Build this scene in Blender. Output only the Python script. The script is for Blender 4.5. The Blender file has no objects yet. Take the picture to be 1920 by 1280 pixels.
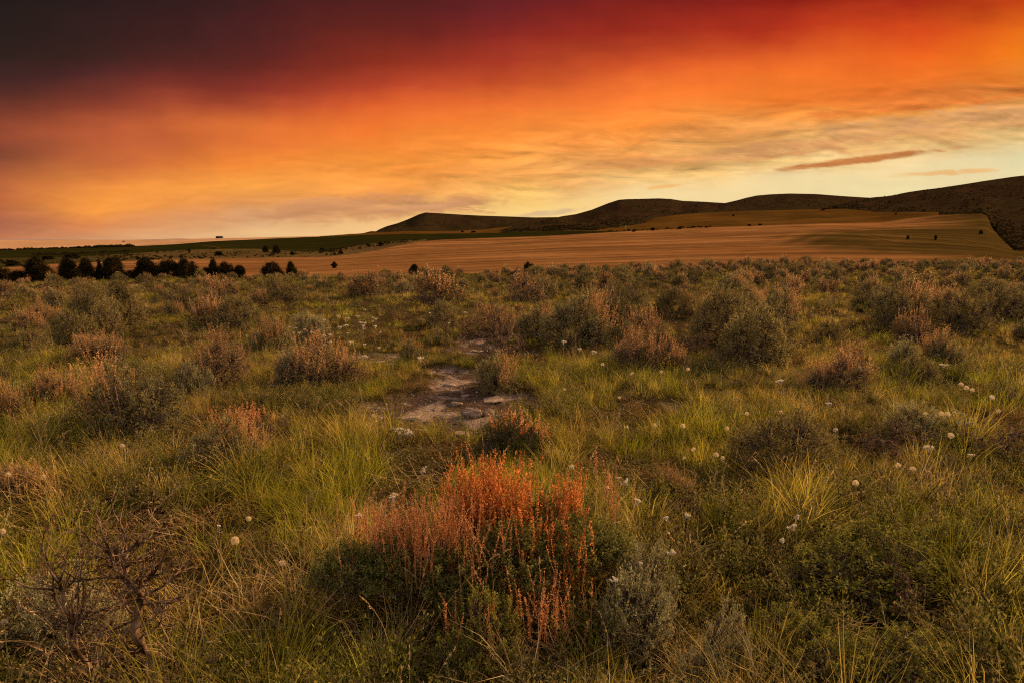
import bpy, bmesh, math, random
import numpy as np
from mathutils import Vector, noise as mnoise

R = np.random.default_rng(11)
random.seed(5)
scene = bpy.context.scene
COL = scene.collection
PI = math.pi

# ------------------------------------------------------------------ camera geometry
EYE = 1.6
F = 1280.0                       # focal length in pixels of the 1920 wide photograph
TH = math.atan(190.0 / F)        # pitch below the horizontal
ST, CT = math.sin(TH), math.cos(TH)


def ray(px, py):
    xs = (px - 960.0) / F
    yv = (640.0 - py) / F
    return np.array([xs, CT + yv * ST, -ST + yv * CT])


def at_d(px, py, d):             # point seen at a pixel, d metres ahead
    r = ray(px, py)
    t = d / r[1]
    return np.array([r[0] * t, d, EYE + r[2] * t])


def at_z(px, py, z=0.0):         # point seen at a pixel, on the level z
    r = ray(px, py)
    t = (z - EYE) / r[2]
    return np.array([r[0] * t, r[1] * t, z])


def px_of(x, y, z):
    v = np.array([x, y, z - EYE])
    dep = v[1] * CT - v[2] * ST
    up = v[1] * ST + v[2] * CT
    return 960 + F * v[0] / dep, 640 - F * up / dep, dep


# ------------------------------------------------------------------ numpy noise
_perm = np.random.default_rng(3).permutation(512)


def _h(i, j, s):
    return _perm[(_perm[(i + s * 17) & 511] + j) & 511] / 511.0


def vnoise(x, y, s=0):
    x = np.asarray(x, float); y = np.asarray(y, float)
    i = np.floor(x).astype(int); j = np.floor(y).astype(int)
    fx = x - i; fy = y - j
    fx = fx * fx * (3 - 2 * fx); fy = fy * fy * (3 - 2 * fy)
    a = _h(i, j, s); b = _h(i + 1, j, s); c = _h(i, j + 1, s); d = _h(i + 1, j + 1, s)
    return (a * (1 - fx) + b * fx) * (1 - fy) + (c * (1 - fx) + d * fx) * fy


def fbm(x, y, s=0, o=4):
    t = 0; a = 0.5; f = 1.0; n = 0
    for k in range(o):
        t = t + a * vnoise(np.asarray(x) * f, np.asarray(y) * f, s + k); n += a
        a *= 0.5; f *= 2.03
    return t / n


# ------------------------------------------------------------------ mesh helpers
class MB:
    """collects vertices, quads and a per-vertex tint"""

    def __init__(self):
        self.v = []; self.q = []; self.t = []; self.n = 0; self.tri = []

    def add(self, V, Q, T):
        V = np.asarray(V, float).reshape(-1, 3)
        T = np.asarray(T, float)
        if T.ndim == 0:
            T = np.full(len(V), float(T))
        self.v.append(V); self.q.append(np.asarray(Q, int) + self.n); self.t.append(T)
        self.n += len(V)

    def mesh(self, name, smooth=False):
        V = np.concatenate(self.v); Q = np.concatenate(self.q); T = np.concatenate(self.t)
        me = bpy.data.meshes.new(name)
        me.vertices.add(len(V)); me.vertices.foreach_set('co', V.ravel())
        me.loops.add(Q.size); me.loops.foreach_set('vertex_index', Q.ravel())
        me.polygons.add(len(Q)); me.polygons.foreach_set('loop_start', np.arange(len(Q)) * Q.shape[1])
        if smooth:
            me.polygons.foreach_set('use_smooth', np.ones(len(Q), bool))
        a = me.attributes.new('tint', 'FLOAT', 'POINT'); a.data.foreach_set('value', T)
        me.update(calc_edges=True)
        return me


def norm(a):
    return a / np.maximum(np.linalg.norm(a, axis=-1, keepdims=True), 1e-9)


def leaves(mb, P, D, L, W, T, rng):
    """diamond leaves with a slight fold"""
    n = len(P)
    L = np.broadcast_to(L, n)[:, None]; W = np.broadcast_to(W, n)[:, None]
    D = norm(D)
    S = norm(np.cross(D, rng.normal(size=(n, 3))))
    N = np.cross(D, S)
    V = np.stack([P, P + D * L * .55 + S * W * .5 + N * W * .15, P + D * L, P + D * L * .55 - S * W * .5 + N * W * .15], 1)
    Q = np.arange(n * 4).reshape(n, 4)
    mb.add(V.reshape(-1, 3), Q, np.repeat(np.broadcast_to(T, n), 4))


def segs(mb, A, B, ra, rb, T):
    """thin four-sided twigs"""
    n = len(A)
    D = norm(B - A)
    up = np.where(np.abs(D[:, 2:3]) > .9, np.array([[1., 0, 0]]), np.array([[0., 0, 1]]))
    S = norm(np.cross(D, up)); N = np.cross(D, S)
    ra = np.broadcast_to(ra, n)[:, None]; rb = np.broadcast_to(rb, n)[:, None]
    ring = []
    for P, r in ((A, ra), (B, rb)):
        for k in range(4):
            c, s = math.cos(k * PI / 2), math.sin(k * PI / 2)
            ring.append(P + r * (c * S + s * N))
    V = np.stack(ring, 1)
    base = np.arange(n)[:, None, None] * 8
    q = np.array([[k, (k + 1) % 4, 4 + (k + 1) % 4, 4 + k] for k in range(4)])[None]
    mb.add(V.reshape(-1, 3), (base + q).reshape(-1, 4), np.repeat(np.broadcast_to(T, n), 8))


def tube(mb, pts, rad, T=.5, sides=6):
    pts = np.asarray(pts, float); n = len(pts)
    rad = np.asarray(rad, float)
    D = norm(np.gradient(pts, axis=0))
    s = np.array([1., 0, 0]) if abs(D[0, 0]) < .8 else np.array([0, 1., 0])
    rows = []
    for i in range(n):
        s = s - D[i] * np.dot(s, D[i]); s = s / np.linalg.norm(s)
        b = np.cross(D[i], s)
        a = np.arange(sides) * 2 * PI / sides
        rows.append(pts[i] + rad[i] * (np.cos(a)[:, None] * s + np.sin(a)[:, None] * b))
    V = np.concatenate(rows)
    Q = []
    for i in range(n - 1):
        for k in range(sides):
            k2 = (k + 1) % sides
            Q.append([i * sides + k, i * sides + k2, (i + 1) * sides + k2, (i + 1) * sides + k])
    mb.add(V, Q, T)


def blades(mb, P, az, lean, curl, L, W, T, nseg=3):
    """bent grass blades, vectorised"""
    n = len(P)
    az = np.broadcast_to(az, n); L = np.broadcast_to(L, n); W = np.broadcast_to(W, n)
    H = np.stack([np.cos(az), np.sin(az), np.zeros(n)], 1)
    S = np.stack([-np.sin(az), np.cos(az), np.zeros(n)], 1)
    Z = np.array([0, 0, 1.])
    p = P.copy(); ang = np.array(np.broadcast_to(lean, n), float)
    rows = []
    for k in range(nseg + 1):
        w = (W * (1 - (k / nseg) ** 1.6 * .92) * .5)[:, None]
        rows += [p - S * w, p + S * w]
        d = np.sin(ang)[:, None] * H + np.cos(ang)[:, None] * Z
        p = p + d * (L / nseg)[:, None]
        ang = ang + curl / nseg
    V = np.stack(rows, 1); m = 2 * (nseg + 1)
    base = np.arange(n)[:, None, None] * m
    q = np.array([[2 * k, 2 * k + 1, 2 * k + 3, 2 * k + 2] for k in range(nseg)])[None]
    g = (np.repeat(np.arange(nseg + 1) / nseg, 2) - .5) * .55        # greener foot, straw-coloured tip, widened into painted shade below and highlight above
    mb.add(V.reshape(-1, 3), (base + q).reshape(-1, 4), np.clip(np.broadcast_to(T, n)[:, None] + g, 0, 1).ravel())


# ------------------------------------------------------------------ scene objects
def obj(name, me, mat, parent=None):
    if isinstance(me, MB):
        me = me.mesh(name)
    o = bpy.data.objects.new(name, me)
    if mat is not None and not me.materials:
        me.materials.append(mat)
    COL.objects.link(o)
    if parent is not None:
        o.parent = parent
    return o


def tag(o, label=None, cat=None, group=None, kind=None):
    if label: o['label'] = label
    if cat: o['category'] = cat
    if group: o['group'] = group
    if kind: o['kind'] = kind
    return o


def thing(name, label, cat, loc, rz=0, group=None, scale=None):
    o = bpy.data.objects.new(name, None)
    o.empty_display_size = .1
    COL.objects.link(o)
    o.location = loc; o.rotation_euler = (0, 0, rz)
    if scale is not None: o.scale = scale
    return tag(o, label, cat, group)


def copies(parts, root):
    """copy the part objects of a prototype under another thing"""
    for p in parts:
        c = p.copy(); COL.objects.link(c); c.parent = root


# ------------------------------------------------------------------ materials
def s2l(c):
    return tuple(((x / 255) / 12.92 if x / 255 <= .04045 else ((x / 255 + .055) / 1.055) ** 2.4) for x in c)


class NT:
    def __init__(self, tree):
        self.t = tree; self.n = tree.nodes; self.l = tree.links

    def node(self, typ, **kw):
        nd = self.n.new(typ)
        for k, v in kw.items():
            setattr(nd, k, v)
        return nd

    def set(self, sock, v):
        if hasattr(v, 'is_linked') or isinstance(v, bpy.types.NodeSocket):
            self.l.new(v, sock)
        else:
            try:
                sock.default_value = v
            except Exception:
                sock.default_value = (*v, 1.0)

    def math(self, op, a, b=None, c=None, clamp=False):
        nd = self.node('ShaderNodeMath', operation=op, use_clamp=clamp)
        self.set(nd.inputs[0], a)
        if b is not None: self.set(nd.inputs[1], b)
        if c is not None: self.set(nd.inputs[2], c)
        return nd.outputs[0]

    def mix(self, f, a, b, blend='MIX'):
        nd = self.node('ShaderNodeMix', data_type='RGBA', blend_type=blend)
        self.set(nd.inputs[0], f); self.set(nd.inputs[6], a); self.set(nd.inputs[7], b)
        return nd.outputs[2]

    def rng(self, v, a, b, c=0., d=1., smooth=False):
        nd = self.node('ShaderNodeMapRange', interpolation_type='SMOOTHSTEP' if smooth else 'LINEAR')
        self.set(nd.inputs[0], v)
        for i, x in enumerate((a, b, c, d)): self.set(nd.inputs[1 + i], x)
        return nd.outputs[0]

    def noise(self, vec, scale, detail=4, rough=.55, lac=2., dist=0.):
        nd = self.node('ShaderNodeTexNoise')
        if vec is not None: self.l.new(vec, nd.inputs['Vector'])
        nd.inputs['Scale'].default_value = scale; nd.inputs['Detail'].default_value = detail
        nd.inputs['Roughness'].default_value = rough; nd.inputs['Lacunarity'].default_value = lac
        nd.inputs['Distortion'].default_value = dist
        return nd.outputs['Fac']

    def mapping(self, vec, scale=(1, 1, 1), rot=(0, 0, 0), loc=(0, 0, 0)):
        nd = self.node('ShaderNodeMapping')
        self.l.new(vec, nd.inputs['Vector'])
        nd.inputs['Scale'].default_value = scale; nd.inputs['Rotation'].default_value = rot
        nd.inputs['Location'].default_value = loc
        return nd.outputs[0]

    def ramp(self, f, stops, interp='LINEAR'):
        nd = self.node('ShaderNodeValToRGB')
        nd.color_ramp.interpolation = interp
        e = nd.color_ramp.elements
        while len(e) < len(stops): e.new(.5)
        for k, (p, c) in enumerate(stops):
            e[k].position = p; e[k].color = (*c, 1)
        self.set(nd.inputs[0], f)
        return nd.outputs[0]


def new_mat(name):
    m = bpy.data.materials.new(name); m.use_nodes = True
    m.node_tree.nodes.clear()
    return m, NT(m.node_tree)


def foliage_mat(name, A, B, transl=.35, rough=.7, var=.45, C=None, patch=None, spec=.15):
    """leaf colour between A and B by the leaf's own tint, each plant a little different; C = a second colour on some plants"""
    m, t = new_mat(name)
    at = t.node('ShaderNodeAttribute', attribute_name='tint').outputs['Fac']
    oi = t.node('ShaderNodeObjectInfo')
    col = t.mix(at, A, B)
    if C is not None:
        geo = t.node('ShaderNodeNewGeometry').outputs['Position']
        n = t.noise(geo, patch or .45, 3, .6)
        f = t.rng(t.math('ADD', n, t.math('MULTIPLY', oi.outputs['Random'], .22)), .5, .74)
        col = t.mix(f, col, t.mix(at, C[0], C[1]))
    k = t.math('MULTIPLY_ADD', oi.outputs['Random'], var, 1 - var / 2)
    hs = t.node('ShaderNodeHueSaturation')
    t.set(hs.inputs['Color'], col); t.set(hs.inputs['Value'], k)
    col = hs.outputs[0]
    p = t.node('ShaderNodeBsdfDiffuse'); t.set(p.inputs['Color'], col)
    tr = t.node('ShaderNodeBsdfTranslucent'); t.set(tr.inputs['Color'], col)
    mx = t.node('ShaderNodeMixShader'); mx.inputs[0].default_value = transl
    t.l.new(p.outputs[0], mx.inputs[1]); t.l.new(tr.outputs[0], mx.inputs[2])
    out = t.node('ShaderNodeOutputMaterial'); t.l.new(mx.outputs[0], out.inputs[0])
    return m


def solid_mat(name, A, B, scale=20, rough=.9, bump=0., detail=5, mid=(.4, .62), coord='Object', stretch=(1, 1, 1), spec=.2):
    m, t = new_mat(name)
    tc = t.node('ShaderNodeTexCoord').outputs[coord] if coord != 'Position' else t.node('ShaderNodeNewGeometry').outputs['Position']
    v = t.mapping(tc, stretch)
    n = t.noise(v, scale, detail, .65)
    col = t.mix(t.rng(n, mid[0], mid[1]), A, B)
    p = t.node('ShaderNodeBsdfDiffuse'); t.set(p.inputs['Color'], col)
    if bump:
        b = t.node('ShaderNodeBump'); b.inputs['Strength'].default_value = bump; b.inputs['Distance'].default_value = .02
        t.set(b.inputs['Height'], t.noise(v, scale * 2.5, 6, .7)); t.l.new(b.outputs[0], p.inputs['Normal'])
    out = t.node('ShaderNodeOutputMaterial'); t.l.new(p.outputs[0], out.inputs[0])
    return m


def land_mat(name, A, B, C=None, streak=None, rot=0., grain=.35, dots=None):
    """far land: two tones by large noise, a third by the land-cover attribute 'tint', long streaks left by the drill"""
    m, t = new_mat(name)
    pos = t.node('ShaderNodeNewGeometry').outputs['Position']
    at = t.node('ShaderNodeAttribute', attribute_name='tint').outputs['Fac']
    col = t.mix(t.rng(t.noise(t.mapping(pos, (1, .45, 1)), .012, 5, .6), .38, .62), A, B)
    if C is not None:
        col = t.mix(at, col, C)
    if streak:
        w = t.math('ADD', 1.0, 0.0)
        for sc, amt, r in streak:
            n = t.noise(t.mapping(pos, sc, (0, 0, r)), 1., 3, .6)
            w = t.math('MULTIPLY', w, t.rng(n, .40, .60, 1 - amt, 1 + amt))
        hs = t.node('ShaderNodeHueSaturation'); t.set(hs.inputs['Color'], col); t.set(hs.inputs['Value'], w)
        col = hs.outputs[0]
    g = t.noise(t.mapping(pos, (1, .5, 1)), .22, 4, .7)
    hs = t.node('ShaderNodeHueSaturation'); t.set(hs.inputs['Color'], col)
    t.set(hs.inputs['Value'], t.rng(g, .3, .7, 1 - grain, 1 + grain)); col = hs.outputs[0]
    if dots:
        vo = t.node('ShaderNodeTexVoronoi'); t.l.new(pos, vo.inputs['Vector']); vo.inputs['Scale'].default_value = dots[0]
        sel = t.math('GREATER_THAN', t.noise(pos, dots[0] * .25, 3, .6), .47)
        f = t.math('MULTIPLY', t.rng(vo.outputs['Distance'], .22, .38, 1, 0), sel)
        col = t.mix(f, col, dots[1])
    p = t.node('ShaderNodeBsdfDiffuse'); t.set(p.inputs['Color'], col)
    out = t.node('ShaderNodeOutputMaterial'); t.l.new(p.outputs[0], out.inputs[0])
    return m


M = {}
M['sage'] = foliage_mat('sage_leaf', (.050, .042, .014), (.38, .30, .115), .3, var=.6)
M['silver'] = foliage_mat('silver_leaf', (.10, .095, .040), (.56, .50, .25), .3, var=.3)
M['plumeleaf'] = foliage_mat('plumed_sage_leaf', (.060, .055, .020), (.42, .36, .16), .3, var=.5)
M['brownleaf'] = foliage_mat('dusty_leaf', (.085, .055, .026), (.30, .215, .115), .25, var=.5)
M['green'] = foliage_mat('green_leaf', (.05, .06, .011), (.31, .28, .06), .35, var=.3)
M['darkleaf'] = foliage_mat('dark_leaf', (.03, .037, .012), (.085, .09, .03), .25, var=.3)
M['pink'] = foliage_mat('pink_stalk', (.30, .16, .065), (.82, .50, .24), .45, var=.4)
M['orange'] = foliage_mat('orange_spike', (.30, .09, .024), (.92, .38, .115), .5, var=.1)
M['bark'] = solid_mat('bark', (.07, .045, .032), (.20, .14, .105), 30, bump=.6, stretch=(1, 1, .3))
M['deadwood'] = solid_mat('dead_wood', (.05, .026, .014), (.34, .22, .14), 26, bump=.8, stretch=(1, 1, .4))
M['grass'] = foliage_mat('grass_blade', (.016, .023, .003), (.56, .54, .042), .5, var=.6, C=((.04, .03, .006), (.74, .52, .12)), patch=.5)  # foot colour darkened and tip brightened to paint in shade and highlights
M['dry'] = foliage_mat('dry_blade', (.22, .13, .05), (.78, .56, .30), .35, var=.5)
M['cover'] = foliage_mat('low_plants', (.06, .065, .014), (.20, .17, .045), .3, var=.5, C=((.14, .07, .03), (.30, .18, .07)), patch=.7)
M['juniper'] = foliage_mat('juniper_needles', (.016, .013, .005), (.060, .042, .016), .15, var=.3)
M['puff'] = foliage_mat('seed_fluff', (.62, .48, .31), (.90, .76, .54), .5, var=.1)
M['petal'] = foliage_mat('white_petal', (.70, .60, .46), (.90, .82, .68), .35, var=.1)
M['stem'] = foliage_mat('flower_stem', (.24, .19, .07), (.42, .33, .13), .3, var=.3)
M['rock'] = solid_mat('rock', (.17, .115, .085), (.38, .285, .22), 7, bump=.9, mid=(.35, .65))
M['lichen'] = solid_mat('lichen_rock', (.10, .085, .075), (.66, .62, .56), 14, bump=.9, mid=(.42, .52))
M['barn'] = solid_mat('barn_wall', (.035, .03, .03), (.06, .05, .045), 3)
M['barnroof'] = solid_mat('barn_roof', (.05, .045, .045), (.09, .08, .075), 3)
M['pale'] = solid_mat('pale_paint', (.6, .57, .52), (.72, .7, .65), 3)

# ------------------------------------------------------------------ near ground
CR = np.array([(-2500, 545), (-900, 540), (0, 533), (200, 527), (480, 521), (700, 518), (960, 513), (1150, 508), (1300, 501), (1440, 498), (1600, 497), (1920, 495), (2800, 497), (4500, 500)], float)
B0D = np.array([(-2500, 150), (0, 140), (500, 125), (1000, 110), (1900, 110), (4500, 120)], float)


def crest_d(px):
    py = np.interp(px, CR[:, 0], CR[:, 1])
    yv = (640 - py) / F
    return EYE * (CT + yv * ST) / (ST - yv * CT)


def b0(px):                       # lower edge of the wheat (depth, pixel row)
    return np.interp(px, B0D[:, 0], B0D[:, 1]), np.interp(px, CR[:, 0], CR[:, 1]) + 9


def zof(py, d):
    yv = (640 - py) / F
    return EYE + d * (-ST + yv * CT) / (CT + yv * ST)


BARE = []                          # ellipses of bare soil: x, y, rx, ry
for px, py, wx, wy in ((850, 762, 105, 30), (760, 760, 70, 18), (905, 735, 60, 16), (850, 715, 45, 12), (905, 705, 50, 12), (830, 690, 40, 6), (700, 668, 55, 8), (905, 655, 45, 8),
                       (930, 630, 40, 8), (880, 640, 30, 5), (960, 752, 50, 16), (870, 795, 60, 14), (720, 790, 40, 12), (560, 930, 40, 10), (1290, 762, 40, 8)):
    c = at_z(px, py); k = c[1] / F
    wx *= 1.05; wy *= 1.08
    BARE.append((c[0], c[1], wx * k, abs(at_z(px, py - wy)[1] - at_z(px, py + wy)[1]) / 2))


def bare(x, y):
    x = np.asarray(x, float); y = np.asarray(y, float)
    v = np.zeros(np.broadcast(x, y).shape)
    for cx, cy, rx, ry in BARE:
        q = np.sqrt(((x - cx) / rx) ** 2 + ((y - cy) / ry) ** 2)
        v = np.maximum(v, 1.6 - q)
    return v + (fbm(x * 3.1, y * 3.1, 5, 3) - .5) * 1.1 - .25


def gz(x, y):
    """height of the near ground"""
    x = np.asarray(x, float); y = np.asarray(y, float)
    r = np.hypot(x, y)
    px = np.where(y > .05, 960 + 1286 * x / np.maximum(y, .05), np.where(x > 0, 4500, -2500))
    px = np.clip(px, -2500, 4500)
    dc = crest_d(px); db, pb = b0(px)
    zb = zof(pb, db) - .25
    t = np.clip((y - dc) / (db - dc), 0, 1)
    z = np.where(y > dc, zb * t, 0.)
    over = np.clip((y - db) / 120.0, 0, 1)
    z = z - over * over * (3 - 2 * over) * 70.0
    amp = np.clip((r - 1) / 3, 0, 1)
    z = z + amp * ((fbm(x * .55, y * .55, 1, 3) - .5) * .11 + (fbm(x * 2.6, y * 2.6, 2, 3) - .5) * .05)
    b = np.clip(bare(x, y) * 2.5, 0, 1) * np.clip(1.5 - r / 30, 0, 1)
    return z - b * .05


az = np.concatenate([np.linspace(-180, -52, 40), np.linspace(-50, -42, 12), np.linspace(-41, 41, 620), np.linspace(42, 50, 12), np.linspace(52, 180, 40)])
rr = np.concatenate([[.05, .5], np.geomspace(1.0, 14, 330), np.geomspace(14.3, 60, 130), np.geomspace(62, 300, 70), np.geomspace(340, 45000, 24)])
A_, R_ = np.meshgrid(np.radians(az), rr)
X_ = R_ * np.sin(A_); Y_ = R_ * np.cos(A_)
Z_ = gz(X_, Y_)
nc = len(az)
mb = MB()
i = np.arange((len(rr) - 1) * (nc - 1)); r0 = i // (nc - 1); c0 = i % (nc - 1)
Q = np.stack([r0 * nc + c0, r0 * nc + c0 + 1, (r0 + 1) * nc + c0 + 1, (r0 + 1) * nc + c0], 1)[:, ::-1]
mb.add(np.stack([X_, Y_, Z_], -1).reshape(-1, 3), Q, np.clip(bare(X_, Y_) * 2.2, 0, 1).ravel())
m, t = new_mat('soil')
pos = t.node('ShaderNodeNewGeometry').outputs['Position']
at_ = t.node('ShaderNodeAttribute', attribute_name='tint').outputs['Fac']
n1 = t.noise(pos, 1.3, 6, .65); n2 = t.noise(pos, 22, 6, .7); n3 = t.noise(pos, 4.5, 5, .6)
turf = t.mix(t.rng(n1, .38, .62), (.020, .016, .006), (.045, .032, .012))
turf = t.mix(t.rng(n2, .48, .7), turf, (.10, .065, .03))
soil = t.mix(t.rng(n2, .42, .62), (.055, .034, .024), (.12, .078, .056))
pale = t.mix(t.rng(n2, .35, .65), (.17, .115, .088), (.34, .255, .20))
soil = t.mix(t.rng(t.noise(t.mapping(pos, (1, .8, 1)), 1.9, 5, .62), .50, .57), soil, pale)
col = t.mix(at_, turf, soil)
p = t.node('ShaderNodeBsdfDiffuse'); t.set(p.inputs['Color'], col)
b = t.node('ShaderNodeBump'); b.inputs['Strength'].default_value = .9; b.inputs['Distance'].default_value = .03
t.set(b.inputs['Height'], t.math('ADD', t.noise(pos, 30, 6, .75), t.math('MULTIPLY', n3, 1.5))); t.l.new(b.outputs[0], p.inputs['Normal'])
t.l.new(p.outputs[0], t.node('ShaderNodeOutputMaterial').inputs[0])
M['soil'] = m
ground = obj('ground', mb.mesh('ground', True), M['soil'])
tag(ground, kind='structure', label='dark earth of the sagebrush flat under grass and shrubs')

# ------------------------------------------------------------------ far land
SURF = {}


def strip(name, lo, up, mat, x0, x1, nx=220, ny=26, amp=0., freq=(60, 5.), seed=1, back=0., bulge=None, tint=None, power=1., label=None, kind='structure'):
    """land between two lines seen as (pixel x, pixel y, depth)"""
    lo = np.array(lo, float); up = np.array(up, float)
    xs = np.linspace(x0, x1, nx); ts = np.linspace(0, 1, ny)
    lp = np.interp(xs, lo[:, 0], lo[:, 1]); ld = np.interp(xs, lo[:, 0], lo[:, 2])
    upy = np.interp(xs, up[:, 0], up[:, 1]); ud = np.interp(xs, up[:, 0], up[:, 2])
    T, XX = np.meshgrid(ts, xs, indexing='ij')
    D = ld[None] * (ud / ld)[None] ** T
    PY = lp[None] + (upy - lp)[None] * T ** power
    Zv = zof(PY, D)
    nz = (fbm(XX / freq[0], T * freq[1] + XX * .002, seed, 5) - .5)
    Zv = Zv + nz * amp * D / 1000 * np.sin(np.clip(T, 0, 1) * PI) ** .7
    if bulge is not None:
        Zv = Zv + bulge(XX, T) * D / 1000
    Xv = (XX - 960) / F / (CT + (640 - PY) / F * ST) * D
    tv = np.zeros_like(T) if tint is None else tint(XX, PY, T)
    P = np.stack([Xv, D, Zv], -1)
    if back:
        ext = []
        for k, (dd, dz) in enumerate(((.06, .02), (.15, .10), (.3, .35), (.5, .8))):
            e = P[-1].copy(); s = 1 + dd * back
            e[:, 0] *= s; e[:, 1] *= s
            e[:, 2] = e[:, 2] - dz * (np.abs(P[-1][:, 2]) + 60) * back
            ext.append(e)
        P = np.concatenate([P, np.stack(ext)]); tv = np.concatenate([tv, np.repeat(tv[-1:], 4, 0)])
    ny2 = P.shape[0]
    i = np.arange((ny2 - 1) * (nx - 1)); r0 = i // (nx - 1); c0 = i % (nx - 1)
    Q = np.stack([r0 * nx + c0, r0 * nx + c0 + 1, (r0 + 1) * nx + c0 + 1, (r0 + 1) * nx + c0], 1)
    mb = MB(); mb.add(P.reshape(-1, 3), Q, tv.ravel())
    o = obj(name, mb.mesh(name, True), mat)
    tag(o, label=label, kind=kind)
    SURF[name if name not in SURF else name + str(len(SURF))] = (xs, ts, P[:ny])
    return o


def surf_pt(key, px, t):
    xs, ts, P = SURF[key]
    fi = np.clip((px - xs[0]) / (xs[1] - xs[0]), 0, len(xs) - 1.001); fj = np.clip(t * (len(ts) - 1), 0, len(ts) - 1.001)
    i = fi.astype(int) if hasattr(fi, 'astype') else int(fi); j = fj.astype(int) if hasattr(fj, 'astype') else int(fj)
    a = np.asarray(fi - i)[..., None]; b = np.asarray(fj - j)[..., None]
    return (P[j, i] * (1 - a) + P[j, i + 1] * a) * (1 - b) + (P[j + 1, i] * (1 - a) + P[j + 1, i + 1] * a) * b


def surf_hit(key, px, py):
    """the point of a far surface seen nearest to a pixel"""
    tt = np.linspace(0, 1, 60)
    P = surf_pt(key, np.full(60, float(px)), tt)
    d = [abs(px_of(*p)[1] - py) for p in P]
    return P[int(np.argmin(d))]


STR = [((.0022, .020, 0), .24, .22), ((.006, .055, 0), .20, .10), ((.012, .13, 0), .12, -.10), ((.03, .30, 0), .08, .25)]
M['wheat'] = land_mat('wheat_stubble', (.150, .068, .023), (.210, .100, .037), (.055, .034, .009), STR, grain=.16)
M['greenfield'] = land_mat('green_crop', (.014, .014, .003), (.020, .018, .004), None, [((.002, .02, 0), .12, .05)], grain=.15)
M['scrub'] = land_mat('scrub_slope', (.060, .040, .014), (.095, .06, .022), (.032, .027, .008), None, grain=.4, dots=(.16, (.03, .027, .012)))
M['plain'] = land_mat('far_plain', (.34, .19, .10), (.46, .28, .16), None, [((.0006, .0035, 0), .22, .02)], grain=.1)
M['pasture'] = land_mat('gold_pasture', (.072, .034, .007), (.095, .046, .010), (.045, .027, .006), [((.003, .03, 0), .15, .08)], grain=.15)
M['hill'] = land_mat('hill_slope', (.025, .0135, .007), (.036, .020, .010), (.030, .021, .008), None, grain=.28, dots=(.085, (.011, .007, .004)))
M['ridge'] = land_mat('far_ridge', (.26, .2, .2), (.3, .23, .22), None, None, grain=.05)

px = np.linspace(-2400, 4400, 60)
dB, pB = b0(px)
low = np.stack([px, pB, dB], 1)
FOLD = [(-2400, 500, 420), (-900, 505, 340), (0, 503, 300), (100, 495, 320), (300, 487.5, 360), (480, 484, 400), (600, 482, 430), (655, 479.5, 430), (720, 475, 430), (800, 470.5, 430), (960, 463.5, 430), (1080, 457, 440),
        (1200, 452, 460), (1320, 446.5, 480), (1440, 441, 500), (1500, 437, 520), (1560, 434, 540), (1640, 437, 540), (1760, 446, 520), (1850, 455, 500), (1900, 470, 460), (2000, 476, 400), (2900, 480, 400), (4400, 485, 420)]


def bowl(XX, PY, T):
    v = np.clip(1.25 - np.sqrt(((XX - 1690) / 190) ** 2 + ((PY - 452) / 24) ** 2), 0, .5) * 2
    v2 = np.clip(1 - np.sqrt(((XX - 1530) / 140) ** 2 + ((PY - 448) / 17) ** 2), 0, 1) * (.5 + .5 * np.sin(XX * .11 + PY * .35))
    v3 = np.clip((XX - 1690) / 170, 0, 1)
    return np.clip(v * .95 + v2 * .7 + v3 * 1.15 + .5 * (fbm(XX / 50, PY / 6, 9, 3) - .5), 0, 1)


strip('wheat_field', low, FOLD, M['wheat'], -2400, 4400, 700, 40, 3.5, (240, 2.), 3, back=.25, tint=bowl, label='golden stubble field sloping up beyond the sagebrush')
UPL = [(640, 481, 480), (720, 476.5, 500), (800, 472, 500), (960, 465, 510), (1080, 458.5, 520), (1200, 453.5, 540), (1320, 448, 560), (1440, 442.5, 580), (1500, 438.5, 600), (1560, 436, 620), (1640, 439, 620), (1760, 448, 620), (1850, 457, 600), (1900, 472, 560)]
UPU = [(640, 480, 500), (658, 478, 560), (700, 471, 640), (740, 462, 720), (780, 453.5, 800), (830, 449.5, 860), (960, 445, 940), (1060, 441, 980), (1150, 435.5, 1020), (1250, 430.5, 1060), (1320, 427, 1080), (1440, 422.5, 1100), (1560, 418.5, 1100),
       (1650, 417, 1080), (1700, 410, 1060), (1750, 404.5, 1050), (1840, 400, 1000), (1852, 406, 960), (1858, 425, 860), (1872, 442, 760), (1900, 470, 600)]
strip('upland_field', UPL, UPU, M['wheat'], 640, 1900, 380, 24, 4., (150, 3.), 5, back=.1, tint=bowl, label='upper golden stubble field below the dark hills')
SL = [(-900, 506, 345), (0, 505, 310), (100, 497, 330), (300, 489.5, 370), (480, 486, 420), (600, 484, 450), (655, 480.5, 560), (700, 473, 650), (740, 464, 730), (800, 453, 840)]
SU = [(-900, 488, 700), (0, 484, 760), (100, 483, 780), (170, 480, 800), (250, 475, 830), (330, 470, 860), (400, 467, 900), (480, 467, 920), (560, 472, 860), (600, 472, 880), (640, 465.5, 920), (700, 456.5, 960), (760, 451, 980), (800, 449.5, 990)]
strip('scrub_slope', SL, SU, M['scrub'], -900, 800, 260, 20, 6., (60, 3.), 7, back=.1, tint=lambda X, Y, T: np.clip((300 - X) / 200, 0, 1) * .8, label='brushy slope dipping between the gold and green fields')
GL = [(x, y + 1.2 + max(0, (x - 640) / 80), d + 10 + max(0, (x - 700) * .4)) for x, y, d in SU] + [(830, 453, 1030), (960, 448.5, 1040), (1060, 444.5, 1060), (1150, 438.5, 1090), (1250, 434, 1105)]
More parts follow.
